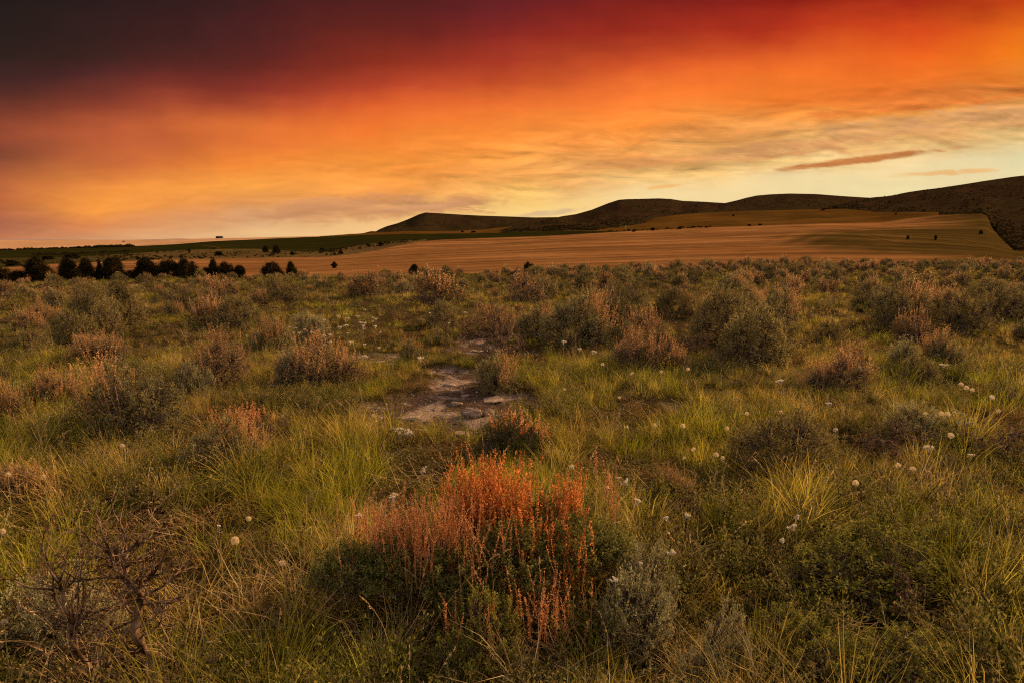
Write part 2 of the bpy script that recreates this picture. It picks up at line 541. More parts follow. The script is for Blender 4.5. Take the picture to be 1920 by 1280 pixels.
GU = [(-900, 470, 1400), (0, 469, 1450), (100, 466, 1500), (200, 463.5, 1500), (250, 462, 1520), (330, 458, 1560), (400, 452.5, 1600), (480, 449, 1600), (520, 447, 1580), (600, 444, 1550), (690, 441, 1500), (760, 439, 1450), (900, 437.5, 1380), (960, 436, 1350), (1060, 433, 1300), (1145, 434, 1200), (1250, 430.5, 1150)]
strip('green_field', GL, GU, M['greenfield'], -900, 1250, 260, 20, 5., (200, 2.), 8, back=.05, label='dark green irrigated field beyond the stubble')
PL = [(x, y + 1., d + 20) for x, y, d in GU if x < 760]
PU = [(-900, 450.5, 26000), (0, 450.3, 24000), (230, 450.2, 16000), (300, 449.6, 7000), (400, 447.3, 3400), (500, 445.6, 2700), (600, 443.2, 2200), (690, 440, 1900)]
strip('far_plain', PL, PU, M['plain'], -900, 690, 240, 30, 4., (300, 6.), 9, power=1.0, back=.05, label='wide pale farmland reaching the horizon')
AL = [(600, 445.5, 1600), (690, 442.5, 1540), (760, 440.5, 1480), (900, 439, 1420), (960, 437.5, 1390), (1060, 435, 1330), (1145, 436, 1180), (1250, 432, 1100), (1320, 428.5, 1110), (1440, 424, 1130), (1560, 420, 1130), (1650, 418.5, 1100), (1760, 409, 1080)]
AU = [(600, 443.5, 1900), (690, 437, 2000), (760, 434, 2050), (830, 434, 2050), (900, 431, 1950), (960, 425, 1800), (1000, 421.5, 1750), (1060, 421, 1700), (1140, 420, 1650), (1200, 414, 1650), (1260, 404, 1650), (1300, 400, 1650), (1400, 396, 1650), (1500, 393.5, 1600), (1590, 392, 1500), (1640, 398, 1350), (1700, 398, 1250), (1760, 398, 1200)]
strip('pasture', AL, AU, M['pasture'], 600, 1760, 260, 16, 6., (90, 2.), 10, back=.08,
      tint=lambda X, Y, T: np.clip(fbm(X / 90, Y / 8, 12, 3) * 2.4 - 1.1, 0, 1), label='olive gold pasture at the foot of the hills')
# the hills, each a ridge of its own
H1L = [(660, 442, 2000), (760, 436, 2050), (830, 436, 2050), (900, 433, 2000), (960, 427, 1850), (1000, 424, 1800), (1060, 423, 1750), (1200, 422, 1800), (1300, 422, 1800)]
H1U = [(660, 441, 2300), (690, 437, 2350), (705, 434, 2400), (712, 430, 2400), (725, 424.5, 2450), (745, 419, 2450), (765, 411.5, 2500), (785, 402.5, 2500), (798, 398.7, 2500), (806, 399.3, 2500), (830, 400.5, 2550), (870, 403, 2600), (900, 404.5, 2600), (960, 406.5, 2600), (1000, 408, 2600), (1050, 407.5, 2600), (1100, 411, 2600), (1200, 416, 2600), (1300, 420, 2600)]
H2L = [(940, 436, 1400), (1060, 434, 1350), (1140, 432, 1350), (1200, 425, 1450), (1260, 411, 1650), (1300, 403, 1700), (1400, 399, 1700), (1520, 397, 1700)]
H2U = [(940, 431, 1700), (1000, 419, 1850), (1055, 405.5, 2050), (1080, 402, 2100), (1110, 393.5, 2150), (1140, 381.5, 2200), (1160, 375, 2200), (1175, 373.8, 2200), (1200, 373.3, 2200), (1235, 372.3, 2200), (1258, 373.5, 2200), (1280, 377, 2250), (1320, 378.7, 2250), (1362, 381.3, 2250), (1420, 386, 2250), (1520, 394, 2250)]
H3L = [(1310, 400, 1720), (1400, 398, 1700), (1500, 395, 1650), (1590, 394, 1560), (1660, 398, 1500), (1760, 398, 1500)]
H3U = [(1310, 393, 2100), (1345, 385, 2200), (1362, 380.5, 2200), (1380, 376.5, 2200), (1400, 371, 2200), (1420, 366.8, 2200), (1445, 364.7, 2200), (1480, 363.2, 2200), (1530, 364.2, 2200), (1580, 368, 2200), (1620, 370.5, 2200), (1660, 373, 2200), (1760, 384, 2200)]
H4L = [(1540, 396, 1580), (1590, 395, 1520), (1640, 401, 1370), (1700, 401, 1270), (1740, 402, 1220), (1762, 403.5, 1160), (1800, 405, 1060), (1840, 404, 1015), (1853, 411, 975), (1860, 430, 875), (1875, 448, 775), (1904, 477, 600), (2000, 480, 520), (2900, 480, 500), (4400, 480, 500)]
H4U = [(1540, 392, 1500), (1570, 385, 1620), (1600, 376, 1750), (1640, 370, 1850), (1660, 368.7, 1850), (1680, 365.5, 1850), (1700, 361, 1850), (1730, 356.5, 1850), (1760, 353, 1850), (1800, 347, 1850), (1850, 339, 1850), (1900, 331.7, 1850), (1920, 329.5, 1850), (2050, 318, 1900), (2250, 316, 1900), (2500, 345, 1900), (2900, 390, 1900), (4400, 430, 1900)]
hb = lambda s: (lambda X, T: (fbm(X / 70, T * 1.2, s, 3) - .5) * 9 * np.sin(np.clip(T, 0, 1) * PI))
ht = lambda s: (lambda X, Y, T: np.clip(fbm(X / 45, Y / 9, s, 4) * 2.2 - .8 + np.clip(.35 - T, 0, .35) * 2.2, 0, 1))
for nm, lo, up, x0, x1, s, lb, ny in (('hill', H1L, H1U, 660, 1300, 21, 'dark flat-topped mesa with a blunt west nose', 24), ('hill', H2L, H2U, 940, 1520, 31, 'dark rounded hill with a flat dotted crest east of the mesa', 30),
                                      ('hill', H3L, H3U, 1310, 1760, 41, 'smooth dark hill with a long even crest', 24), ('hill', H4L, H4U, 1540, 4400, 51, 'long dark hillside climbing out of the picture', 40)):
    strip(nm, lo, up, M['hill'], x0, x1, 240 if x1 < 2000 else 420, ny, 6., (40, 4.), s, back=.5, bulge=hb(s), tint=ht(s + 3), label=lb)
HK = [k for k in SURF if k.startswith('hill')]
RU = [(-900, 449.3, 30000), (-200, 449.2, 30000), (0, 449.2, 30000), (40, 448.8, 30000), (100, 449, 30000), (160, 449.8, 30000), (240, 450, 30000), (310, 448.6, 30000), (335, 447.2, 30000), (360, 448.4, 30000), (420, 450, 30000)]
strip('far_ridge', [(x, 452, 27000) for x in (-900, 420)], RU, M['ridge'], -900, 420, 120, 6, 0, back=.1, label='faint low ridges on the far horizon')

# pale farm tracks on the fields
def track(key, pts, w, label):
    pts = np.array(pts, float); n = 60
    s = np.linspace(0, 1, n); k = np.linspace(0, 1, len(pts))
    P = np.array([surf_hit(key, np.interp(u, k, pts[:, 0]), np.interp(u, k, pts[:, 1])) for u in s])
    for _ in range(3):
        P[1:-1] = (P[:-2] + 2 * P[1:-1] + P[2:]) / 4
    D = norm(np.gradient(P, axis=0)); S = norm(np.cross(D, np.array([0, 0, 1.])))
    V = np.concatenate([P - S * w + [0, 0, .5], P + S * w + [0, 0, .5]])
    mb = MB(); mb.add(V, [[a, a + 1, n + a + 1, n + a] for a in range(n - 1)], .5)
    tag(obj('farm_track', mb, M['track']), label=label, kind='structure')


M['track'] = solid_mat('pale_dust', (.125, .060, .019), (.155, .075, .025), .3, coord='Position')
UK = 'upland_field'; WK = 'wheat_field'
track(WK, [(1605, 441), (1640, 447), (1680, 455), (1720, 459), (1770, 458)], 0.54, 'pale track curving round the bowl in the field')
track(WK, [(1792, 447), (1815, 452), (1830, 456)], 0.59, 'short pale track below the hill')
track(HK[3], [(1862, 446), (1880, 452), (1890, 461), (1900, 470), (1912, 474)], 0.45, 'dirt track coming down the foot of the hillside')
track('green_field', [(310, 460.5), (350, 460), (380, 461), (400, 463.5), (412, 465.5)], 0.99, 'pale track curving through the green field')

# ------------------------------------------------------------------ shrubs
def dome(rng, n, low=.02, lobes=9, rx=.4, hz=.5, amp=.3):
    d = norm(rng.normal(size=(n, 3))); d[:, 2] = np.abs(d[:, 2]) * .95 + low
    d = norm(d)
    lc = norm(rng.normal(size=(lobes, 3)) * [1, 1, .6] + [0, 0, .45])
    k = np.max(np.clip((d @ lc.T - .70) / .30, 0, 1), axis=1)
    r = (1 - amp) + amp * np.sqrt(k)
    return d, r, np.array([rx, rx, hz])


def humps(rng, n):
    """two to four leaning humps make one bush"""
    m = int(rng.integers(2, 5))
    c = np.column_stack([rng.uniform(-.22, .22, (m, 2)), np.zeros(m)]); sz = rng.uniform(.5, .95, m); hh = rng.uniform(.55, 1.1, m)
    hh[0] = 1.05; sz[0] = .8
    w = rng.choice(m, n, p=sz ** 2 / np.sum(sz ** 2))
    d, r, ax = dome(rng, n, lobes=int(rng.integers(9, 15)), amp=rng.uniform(.35, .5))
    return d, r, c[w], np.column_stack([sz[w] * .36, sz[w] * .36, hh[w] * .5])


def twig_leaves(mb, tips, dirs, n, tl, L, W, rng, up=.5, tb=None):
    """a sprig of leaves at every tip"""
    m = len(tips)
    s = rng.random((m, n))
    P = tips[:, None] + dirs[:, None] * (s * tl)[..., None] + rng.normal(size=(m, n, 3)) * tl * .10
    D = dirs[:, None] * (.4 + s[..., None] * .6) + rng.normal(size=(m, n, 3)) * .62
    D[..., 2] += up * .3
    tt = np.clip(rng.normal(.45, .18, (m, 1)) + rng.normal(0, .18, (m, n)), 0, 1) if tb is None else np.clip(tb[:, None] + rng.normal(0, .15, (m, n)), 0, 1)
    leaves(mb, P.reshape(-1, 3), D.reshape(-1, 3), rng.uniform(.7, 1.25, m * n) * L, W, tt.ravel(), rng)


def skeleton(mb, rng, tips, nmain=12, r0=.012, T=.5):
    """crooked limbs from the base, every tip tied to the nearest limb"""
    ends = tips[rng.choice(len(tips), min(nmain, len(tips)), False)] * .72
    nodes = []
    for e in ends:
        s = np.linspace(0, 1, 7)
        st = rng.normal(size=3) * [.03, .03, 0]
        p = st + (e - st) * s[:, None] + np.stack([rng.normal(0, .02, 7), rng.normal(0, .02, 7), .06 * np.sin(s * PI)], 1) * np.sin(s * PI)[:, None]
        tube(mb, p, r0 * (1 - .65 * s) * rng.uniform(.7, 1.2), T, 5)
        nodes.append(p[2:])
    nodes = np.concatenate(nodes)
    A = nodes[np.argmin(((tips[:, None] - nodes[None]) ** 2).sum(-1), 1)]
    mid = (A + tips) / 2 + rng.normal(size=A.shape) * .015
    segs(mb, A, mid, .0035, .0026, T); segs(mb, mid, tips, .0026, .0016, T)


def spikes(mb, rng, base, h, lean=.16, nb=18, bs=.007, st=.0012, axis=None):
    """upright dry flower stalks beset with small husks"""
    n = len(base)
    d = rng.normal(size=(n, 3)) * lean; d[:, 2] = 1
    if axis is not None: d[:, :2] += axis[:, :2] * .35
    d = norm(d)
    hh = h * rng.uniform(.55, 1.15, n)
    bend = rng.normal(size=(n, 3)) * .06; bend[:, 2] = 0
    mid = base + d * (hh * .55)[:, None]
    top = mid + norm(d + bend * 3) * (hh * .45)[:, None]
    segs(mb, base, mid, st, st * .8, rng.uniform(.1, .5, n)); segs(mb, mid, top, st * .8, st * .4, rng.uniform(.1, .5, n))
    s = rng.uniform(.25, 1.02, (n, nb))
    P = np.where((s < .55)[..., None], base[:, None] + (mid - base)[:, None] * (s / .55)[..., None], mid[:, None] + (top - mid)[:, None] * ((s - .55) / .45)[..., None])
    P = P + rng.normal(size=P.shape) * bs * .55 * (1.25 - s)[..., None]
    D = d[:, None] * .9 + rng.normal(size=P.shape) * .6
    tt = np.clip(rng.normal(.5, .2, (n, 1)) + rng.normal(0, .25, (n, nb)), 0, 1)
    leaves(mb, P.reshape(-1, 3), D.reshape(-1, 3), rng.uniform(.6, 1.4, n * nb) * bs, bs * .62, tt.ravel(), rng)


def proto(kind, seed, lod):
    """meshes of one shrub, 0.8 m wide and 0.5 m high: list of (part, mesh, material)"""
    rng = np.random.default_rng(seed)
    nt = (620, 340)[lod]; nl = (17, 11)[lod]; L = (.022, .036)[lod]; W = (.0075, .0125)[lod]
    out = []
    lmat = {'sage': 'sage', 'silver': 'silver', 'plume': 'plumeleaf', 'brown': 'brownleaf', 'green': 'green', 'dark': 'darkleaf'}[kind]
    if kind == 'sage' and seed % 2 == 0:
        d, r, ax = dome(rng, nt, lobes=int(rng.integers(9, 14)), amp=.34); cen = np.zeros((nt, 3)); ax = np.tile(ax, (nt, 1))
    else:
        d, r, cen, ax = humps(rng, nt)
    rad = r * np.where(rng.random(nt) < .7, rng.uniform(.88, 1.0, nt), rng.uniform(.55, .9, nt))
    tips = cen + d * ax * rad[:, None]
    tips[:, 2] += .02
    up = norm(d * .6 + [0, 0, .7] + rng.normal(size=(nt, 3)) * .22)
    if kind == 'green':
        L *= .75; W *= 1.25; nl = int(nl * 1.2)
    if kind == 'dark':
        L *= .8; W *= 1.3
    if kind == 'brown':
        nl = int(nl * .7)
    fb = MB(); twig_leaves(fb, tips - up * .03, up, nl, .075, L, W, rng)
    bb = MB(); skeleton(bb, rng, tips, 13 if lod == 0 else 8, T=.4)
    out.append(('branches', bb.mesh('shrub_branches'), M['bark']))
    out.append(('foliage', fb.mesh('shrub_foliage'), M[lmat]))
    ns = {'sage': 0, 'silver': 0, 'plume': (105, 56)[lod], 'brown': (150, 80)[lod], 'green': 0, 'dark': 0}[kind]
    if ns:
        # stalks stand in patches of the crown
        outer = np.argsort(-(rad * d[:, 2]) + rng.random(nt) * .5)
        pick = outer[:int(nt * .55)]
        pc = norm(rng.normal(size=(3, 3)) * [1, 1, .3] + [0, 0, .6])
        w = np.max(d[pick] @ pc.T, 1)
        pick = pick[np.argsort(-w + rng.random(len(w)) * (.25 if kind == 'plume' else .7))]
        pick = np.resize(pick[:max(40, ns // 2)], ns)
        base = tips[pick] * [.95, .95, .85] + rng.normal(0, .018, (ns, 3))
        d2 = d
        sb = MB(); spikes(sb, rng, base, (.31 if kind == 'plume' else .25), .13, (24, 9)[lod], (.010, .021)[lod], (.0015, .003)[lod], axis=d2[pick] * .6)
        out.append(('flower_sprays', sb.mesh('shrub_flower_sprays'), M['pink']))
    for _, me, mt in out: me.materials.append(mt)
    return out


PROTO = {}
for kind, n in (('sage', 4), ('plume', 4), ('brown', 4), ('green', 3), ('dark', 2), ('silver', 3)):
    for lod in (0, 1):
        PROTO[kind, lod] = [proto(kind, 100 + 17 * k + 3 * len(kind) + lod, lod) for k in range(n)]

SHRUBS = []                       # x, y, radius (to keep other plants away)


def put_shrub(kind, loc, w, h, lod, label, group, name='sagebrush', cat='shrub', variant=None, rz=None):
    v = PROTO[kind, lod][variant if variant is not None else int(R.integers(len(PROTO[kind, lod])))]
    o = thing(name, label, cat, loc, rz if rz is not None else float(R.uniform(0, 6.28)), group, (w / .8 * R.uniform(.92, 1.12), w / .8 * R.uniform(.8, 1.15), h / .5))
    for part, me, mt in v:
        obj(part, me, None, o)
    return o


NAMED = [
    # kind, px, base py, width px, height px, label
    ('plume', 250, 845, 205, 140, 'large grey-green sagebrush crowned by pink plumes, with pale leaf tips, above the long grass'),
    ('plume', 418, 905, 135, 95, 'low olive sagebrush standing alone in front of the golden grass hummock'),
    ('brown', 18, 815, 90, 95, 'pink-plumed sagebrush cut by the photo edge, west of the large plumed sagebrush'),
    ('brown', 100, 770, 95, 60, 'rust-coloured low sagebrush behind the large plumed sagebrush, on its west side'),
    ('silver', 368, 748, 62, 46, 'tiny pale-leaved sagebrush touching the east side of the large plumed sagebrush'),
    ('brown', 412, 735, 110, 88, 'rounded dome sagebrush topped in dusty pink, west of the grass hummocks'),
    ('brown', 596, 735, 150, 84, 'broad rosy domed sagebrush with green grass tufts at its skirt, west of the stony patch'),
    ('silver', 540, 728, 65, 50, 'small silver sagebrush tucked against the west side of the broad rosy dome'),
    ('plume', 515, 668, 92, 62, 'grey sagebrush with sparse pale plumes behind the broad rosy dome'),
    ('silver', 583, 650, 70, 44, 'silvery flat-topped sagebrush beside the white-flowered grass'),
    ('sage', 188, 638, 90, 52, 'dark olive sagebrush of two humps in the western grass'),
    ('sage', 232, 622, 80, 48, 'spiky olive sagebrush joined to the east of the two-humped one'),
    ('brown', 185, 692, 125, 56, 'spreading brown sagebrush directly behind the large plumed sagebrush'),
    ('plume', 930, 732, 88, 66, 'compact silver-green sagebrush at the back edge of the stony patch'),
    ('sage', 1420, 697, 142, 86, 'big rounded blue-green sagebrush dome without plumes, alone in the eastern grass'),
    ('brown', 1190, 705, 95, 66, 'pinkish sagebrush, western one of the pair midway to the blue-green dome'),
    ('brown', 1245, 703, 80, 56, 'pinkish sagebrush, eastern one of the pair midway to the blue-green dome'),
    ('plume', 772, 682, 62, 42, 'low plumed cushion of sagebrush between two bare soil strips'),
    ('brown', 948, 632, 92, 56, 'dusky mauve sagebrush at the far end of the bare trail'),
    ('plume', 1108, 612, 88, 62, 'hoary sagebrush with long pale stalks east of the bare trail'),
    ('sage', 1172, 598, 80, 54, 'dense grey sagebrush just behind the hoary long-stalked one'),
    ('plume', 1685, 612, 128, 82, 'tall dark sagebrush with a fringe of pink stalks, largest on the eastern flat'),
    ('brown', 1745, 598, 70, 62, 'russet sagebrush leaning on the tall dark fringed one'),
    ('brown', 1712, 648, 84, 54, 'reddish sagebrush standing in front of the tall dark fringed one'),
    ('sage', 1805, 628, 90, 56, 'grey-green sagebrush east of the reddish one in the eastern grass'),
    ('plume', 1778, 698, 84, 62, 'frosted sagebrush with short pink stalks beside small white flowers'),
    ('silver', 1688, 702, 64, 46, 'whitish little sagebrush west of the frosted one'),
    ('brown', 1598, 698, 60, 44, 'thin brownish sagebrush between the blue-green dome and the whitish one'),
    ('brown', 1578, 742, 118, 58, 'low russet sagebrush in the grass below the whitish one'),
    ('plume', 1402, 590, 76, 40, 'small sagebrush with bright pink fringe in open grass behind the blue-green dome'),
    ('sage', 1880, 600, 80, 44, 'olive sagebrush at the eastern edge beyond the grey-green one'),
    ('brown', 1340, 598, 70, 40, 'dull brown sagebrush west of the bright pink fringed one'),
    ('sage', 1262, 600, 70, 42, 'bushy grey sagebrush in the grass gap behind the pinkish pair'),
    ('brown', 392, 612, 82, 44, 'rosy sagebrush hump in the middle of the western grass'),
    ('sage', 352, 585, 62, 36, 'grey sagebrush just behind the rosy hump'),
    ('sage', 235, 580, 62, 36, 'dark green sagebrush behind the spiky olive one'),
    ('brown', 830, 575, 92, 58, 'tall greyish-pink sagebrush on the skyline of the flat, beside a bare twisted stem'),
    ('brown', 690, 560, 88, 44, 'wide brown sagebrush west of the tall greyish-pink one'),
    ('brown', 1012, 572, 80, 48, 'brown sagebrush mound north of the bare trail'),
    ('sage', 60, 668, 66, 34, 'dull green sagebrush low in the grass near the west edge'),
    ('brown', 1210, 640, 80, 48, 'dark mauve sagebrush standing above the pinkish pair'),
    ('dark', 935, 868, 115, 60, 'dark leafy low shrub just behind the orange-spiked bush'),
    ('sage', 1480, 925, 215, 92, 'sprawling grey-green sagebrush mound in front of the grey dead branches'),
    ('silver', 1742, 838, 135, 46, 'flat pale sagebrush beside the grey dead branches, with seed heads'),
    ('silver', 1195, 1235, 200, 118, 'silver sagebrush with soft upright tips at the east foot of the orange-spiked bush'),
    ('green', 1610, 1195, 330, 96, 'wide low yellow-green shrub in the front grass'),
    ('green', 1480, 1290, 210, 80, 'yellow-green shrub cut by the bottom edge, west of the wide low one'),
    ('silver', 1330, 1310, 120, 110, 'pale sprigs of sagebrush rising at the bottom edge beneath the silver one'),
    ('green', 1700, 1310, 260, 72, 'olive low shrub at the bottom edge under the wide yellow-green one'),
    ('green', 1830, 1120, 150, 66, 'small yellow-green shrub at the east end of the wide low one'),
    ('silver', 120, 1235, 230, 110, 'grey sagebrush with slender dry stalks behind the twisted dead shrub'),
    ('green', 905, 1290, 190, 110, 'small green shrub with thin rusty stalks below the orange-spiked bush'),
    ('brown', 1275, 960, 95, 50, 'wispy brown shrub with pinkish twigs in the eastern front grass'),
    ('brown', 60, 965, 150, 70, 'sparse straw-brown shrub at the west edge of the long grass'),
]
for kind, x, y, w, h, lab in NAMED:
    p = at_z(x, y); p[2] = float(gz(p[0], p[1]))
    dep = px_of(*p)[2]; wm, hm = w * dep / F, h * dep / F
    tall = {'plume': .72, 'brown': .76}.get(kind, .95)
    q = p.copy(); q[1] += wm * .42
    q[0] = p[0] * q[1] / p[1]; q[2] = float(gz(q[0], q[1])) - .02
    nm = {'green': 'green_shrub', 'dark': 'green_shrub'}.get(kind, 'sagebrush')
    put_shrub(kind, q, wm * 1.18, hm * tall * 1.38 + .04, 0 if q[1] < 16 else 1, lab, 'low shrubs scattered over the grassy flat', nm, variant=0 if 'dome' in lab or 'mound' in lab or 'compact' in lab else None)
    SHRUBS.append((q[0], q[1], wm * .5))

# the rest of the sagebrush flat
cand = []
rng = np.random.default_rng(77)
tries = 0
while tries < 46000:
    tries += 1
    px = rng.uniform(-520, 2440); d = math.sqrt(rng.uniform(7.5 ** 2, 52 ** 2))
    dc = float(crest_d(px))
    if d > dc + 3.: continue
    x = (px - 960) / 1286 * d
    py = px_of(x, d, 0)[1]
    dens = 1.0
    if py > 585: dens = .85 if px > 1000 else .85
    if py > 660: dens = .45
    if px < 900 and py > 545: dens *= .75
    if 560 < px < 780 and 575 < py < 665: dens *= .12
    dens *= .35 + 1.3 * float(fbm(x * .22, d * .22, 31, 3))
    if px > 1050 and py < 570: dens *= 1.5
    if rng.random() > dens: continue
    if bare(x, d) > -.2: continue
    w = rng.choice([rng.uniform(.25, .5), rng.uniform(.45, .75), rng.uniform(.7, 1.05)]) * (1.1 if px > 1000 else .95)
    sep = .62 if (px > 1000 and py < 560) else .85
    if any((x - a) ** 2 + (d - b) ** 2 < ((w * .5 + c) * sep) ** 2 for a, b, c in SHRUBS): continue
    pk = rng.random()
    kind = ('sage' if pk < .56 else 'plume' if pk < .86 else 'brown') if px > 950 else ('sage' if pk < .46 else 'plume' if pk < .76 else 'brown')
    SHRUBS.append((x, d, w * .5)); cand.append((x, d, w, rng.uniform(.52, .78) * w, kind, px, py))
    if len(cand) >= 860: break
cand.sort(key=lambda c: -c[2] / c[1])
inview = [c for c in cand if -25 < c[5] < 1945]
LIMIT = 300 - len([n for n in NAMED if n[0] in ('sage', 'plume', 'brown', 'silver')])
solo = inview[:LIMIT]
mass = [c for c in cand if c not in solo]
ORD = ['first', 'second', 'third', 'fourth', 'fifth', 'sixth', 'seventh', 'eighth', 'ninth', 'tenth', 'eleventh', 'twelfth', 'thirteenth', 'fourteenth', 'fifteenth', 'sixteenth', 'seventeenth', 'eighteenth', 'nineteenth', 'twentieth',
       'twenty-first', 'twenty-second', 'twenty-third', 'twenty-fourth', 'twenty-fifth', 'twenty-sixth', 'twenty-seventh', 'twenty-eighth', 'twenty-ninth', 'thirtieth', 'thirty-first', 'thirty-second', 'thirty-third', 'thirty-fourth', 'thirty-fifth', 'thirty-sixth', 'thirty-seventh', 'thirty-eighth', 'thirty-ninth', 'fortieth',
       'forty-first', 'forty-second', 'forty-third', 'forty-fourth', 'forty-fifth', 'forty-sixth', 'forty-seventh', 'forty-eighth', 'forty-ninth', 'fiftieth']
BANDS = [(506, 'on the crest against the stubble field'), (514, 'one step below the crest'), (522, 'two steps below the crest'), (531, 'three steps below the crest'), (541, 'four steps below the crest'),
         (553, 'five steps below the crest'), (568, 'level with the tall greyish-pink sagebrush'), (590, 'level with the bright pink fringed sagebrush'), (620, 'level with the tall dark fringed sagebrush'),
         (660, 'level with the white-flowered grass'), (720, 'level with the blue-green dome'), (5000, 'nearer than the stony patch')]
KW = {'sage': 'grey-green sagebrush', 'plume': 'pale-plumed sagebrush', 'brown': 'pinkish-brown sagebrush'}
bands = {}
for c in solo:
    b = next(k for k, (lim, _) in enumerate(BANDS) if c[6] < lim)
    bands.setdefault((b, c[4]), []).append(c)
for (b, kind), row in bands.items():
    row.sort(key=lambda c: c[5])
    for k, (x, d, w, h, kd, px, py) in enumerate(row):
        lab = f"{KW[kind]}, {ORD[k]} of its colour from the west, {BANDS[b][1]}"
        put_shrub(kind, (x, d, float(gz(x, d)) - .02), w * (1.0 if py > 600 else .86), h * (1.08 if py > 600 else .86 if py > 545 else (.6 if px < 700 else .74)), 0 if d < 16 else 1, lab, 'sagebrush scattered over the flat')


# ------------------------------------------------------------------ scattering of what nobody could count
def scatter(name, meshes, pts, rot, scl, idx, label, kind='stuff'):
    me = bpy.data.meshes.new(name)
    n = len(pts)
    me.vertices.add(n); me.vertices.foreach_set('co', np.asarray(pts, float).ravel())
    a = me.attributes.new('rot', 'FLOAT_VECTOR', 'POINT'); a.data.foreach_set('vector', np.asarray(rot, float).ravel())
    a = me.attributes.new('scl', 'FLOAT_VECTOR', 'POINT'); a.data.foreach_set('vector', np.asarray(scl, float).ravel())
    a = me.attributes.new('idx', 'INT', 'POINT'); a.data.foreach_set('value', np.asarray(idx, np.int32))
    me.update()
    o = bpy.data.objects.new(name, me); COL.objects.link(o)
    ng = bpy.data.node_groups.new(name + '_scatter', 'GeometryNodeTree')
    ng.interface.new_socket('Geometry', in_out='INPUT', socket_type='NodeSocketGeometry')
    ng.interface.new_socket('Geometry', in_out='OUTPUT', socket_type='NodeSocketGeometry')
    N = ng.nodes; L = ng.links
    gi = N.new('NodeGroupInput'); go = N.new('NodeGroupOutput')
    jo = N.new('GeometryNodeJoinGeometry')
    for me2 in reversed(meshes):
        src = bpy.data.objects.new(name + '_source', me2)
        oi = N.new('GeometryNodeObjectInfo'); oi.inputs['Object'].default_value = src
        oi.inputs['As Instance'].default_value = False
        g2 = N.new('GeometryNodeGeometryToInstance'); L.new(oi.outputs['Geometry'], g2.inputs[0])
        L.new(g2.outputs[0], jo.inputs[0])
    ip = N.new('GeometryNodeInstanceOnPoints'); ip.inputs['Pick Instance'].default_value = True
    L.new(gi.outputs[0], ip.inputs['Points']); L.new(jo.outputs[0], ip.inputs['Instance'])

    def named(nm, ty):
        q = N.new('GeometryNodeInputNamedAttribute'); q.data_type = ty; q.inputs['Name'].default_value = nm
        return next(s for s in q.outputs if s.enabled and s.name == 'Attribute')
    L.new(named('idx', 'INT'), ip.inputs['Instance Index'])
    e2r = N.new('FunctionNodeEulerToRotation'); L.new(named('rot', 'FLOAT_VECTOR'), e2r.inputs[0])
    L.new(e2r.outputs[0], ip.inputs['Rotation'])
    L.new(named('scl', 'FLOAT_VECTOR'), ip.inputs['Scale'])
    L.new(ip.outputs[0], go.inputs[0])
    md = o.modifiers.new('scatter', 'NODES'); md.node_group = ng
    return tag(o, label, kind=kind)


def tuft(seed, n, h, rad, w, lean=(.05, .55), curl=(.2, 1.3), tm=(.5, .22), nseg=3):
    rng = np.random.default_rng(seed)
    a = rng.uniform(0, 2 * PI, n); r = rad * np.sqrt(rng.random(n))
    P = np.stack([r * np.cos(a), r * np.sin(a), np.full(n, -.015)], 1)
    az = a + rng.normal(0, .8, n)
    mb = MB()
    blades(mb, P, az, rng.uniform(*lean, n), rng.uniform(*curl, n), h * rng.uniform(.45, 1.15, n), w * rng.uniform(.6, 1.3, n), np.clip(rng.normal(*tm, n), 0, 1), nseg)
    return mb


def stalk_tuft(seed, n, h):
    """tall dry stems with narrow seed heads"""
    rng = np.random.default_rng(seed); mb = MB()
    a = rng.uniform(0, 2 * PI, n); P = np.stack([.05 * np.cos(a), .05 * np.sin(a), np.zeros(n)], 1)
    for k in range(n):
        ln = h * rng.uniform(.7, 1.2); le = rng.uniform(.05, .5); cu = rng.uniform(.1, .9)
        s = np.linspace(0, 1, 8); ang = le + cu * s
        p = P[k] + np.cumsum(np.stack([np.sin(ang) * np.cos(a[k]), np.sin(ang) * np.sin(a[k]), np.cos(ang)], 1) * ln / 8, 0)
        tube(mb, p, .0013 * (1 - .5 * s), rng.uniform(.3, .8), 3)
        m = 16; u = rng.uniform(5.2, 7, m); i0 = u.astype(int); f = (u - i0)[:, None]
        q = p[i0] * (1 - f) + p[np.minimum(i0 + 1, 7)] * f
        leaves(mb, q, np.tile(p[7] - p[6], (m, 1)) / ln * 8 + rng.normal(size=(m, 3)) * .25, rng.uniform(.012, .022, m), .004, rng.uniform(.4, .9, m), rng)
    return mb


def mesh_of(mb, mat, nm):
    me = mb.mesh(nm); me.materials.append(mat); return me


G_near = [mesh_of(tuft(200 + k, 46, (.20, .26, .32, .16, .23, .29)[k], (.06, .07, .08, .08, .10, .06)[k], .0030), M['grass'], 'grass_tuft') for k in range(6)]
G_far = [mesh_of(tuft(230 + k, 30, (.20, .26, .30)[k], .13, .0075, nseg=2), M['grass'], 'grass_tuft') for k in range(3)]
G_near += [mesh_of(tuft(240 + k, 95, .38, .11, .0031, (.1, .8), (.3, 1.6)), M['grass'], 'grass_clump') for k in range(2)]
D_near = [mesh_of(tuft(260 + k, 26, (.24, .34, .18, .28)[k], .06, .0026, (.1, .9), (.3, 1.8), (.5, .25)), M['dry'], 'dry_tuft') for k in range(4)]
D_stalk = [mesh_of(stalk_tuft(280 + k, 4, (.38, .48, .30)[k]), M['dry'], 'dry_stalks') for k in range(3)]


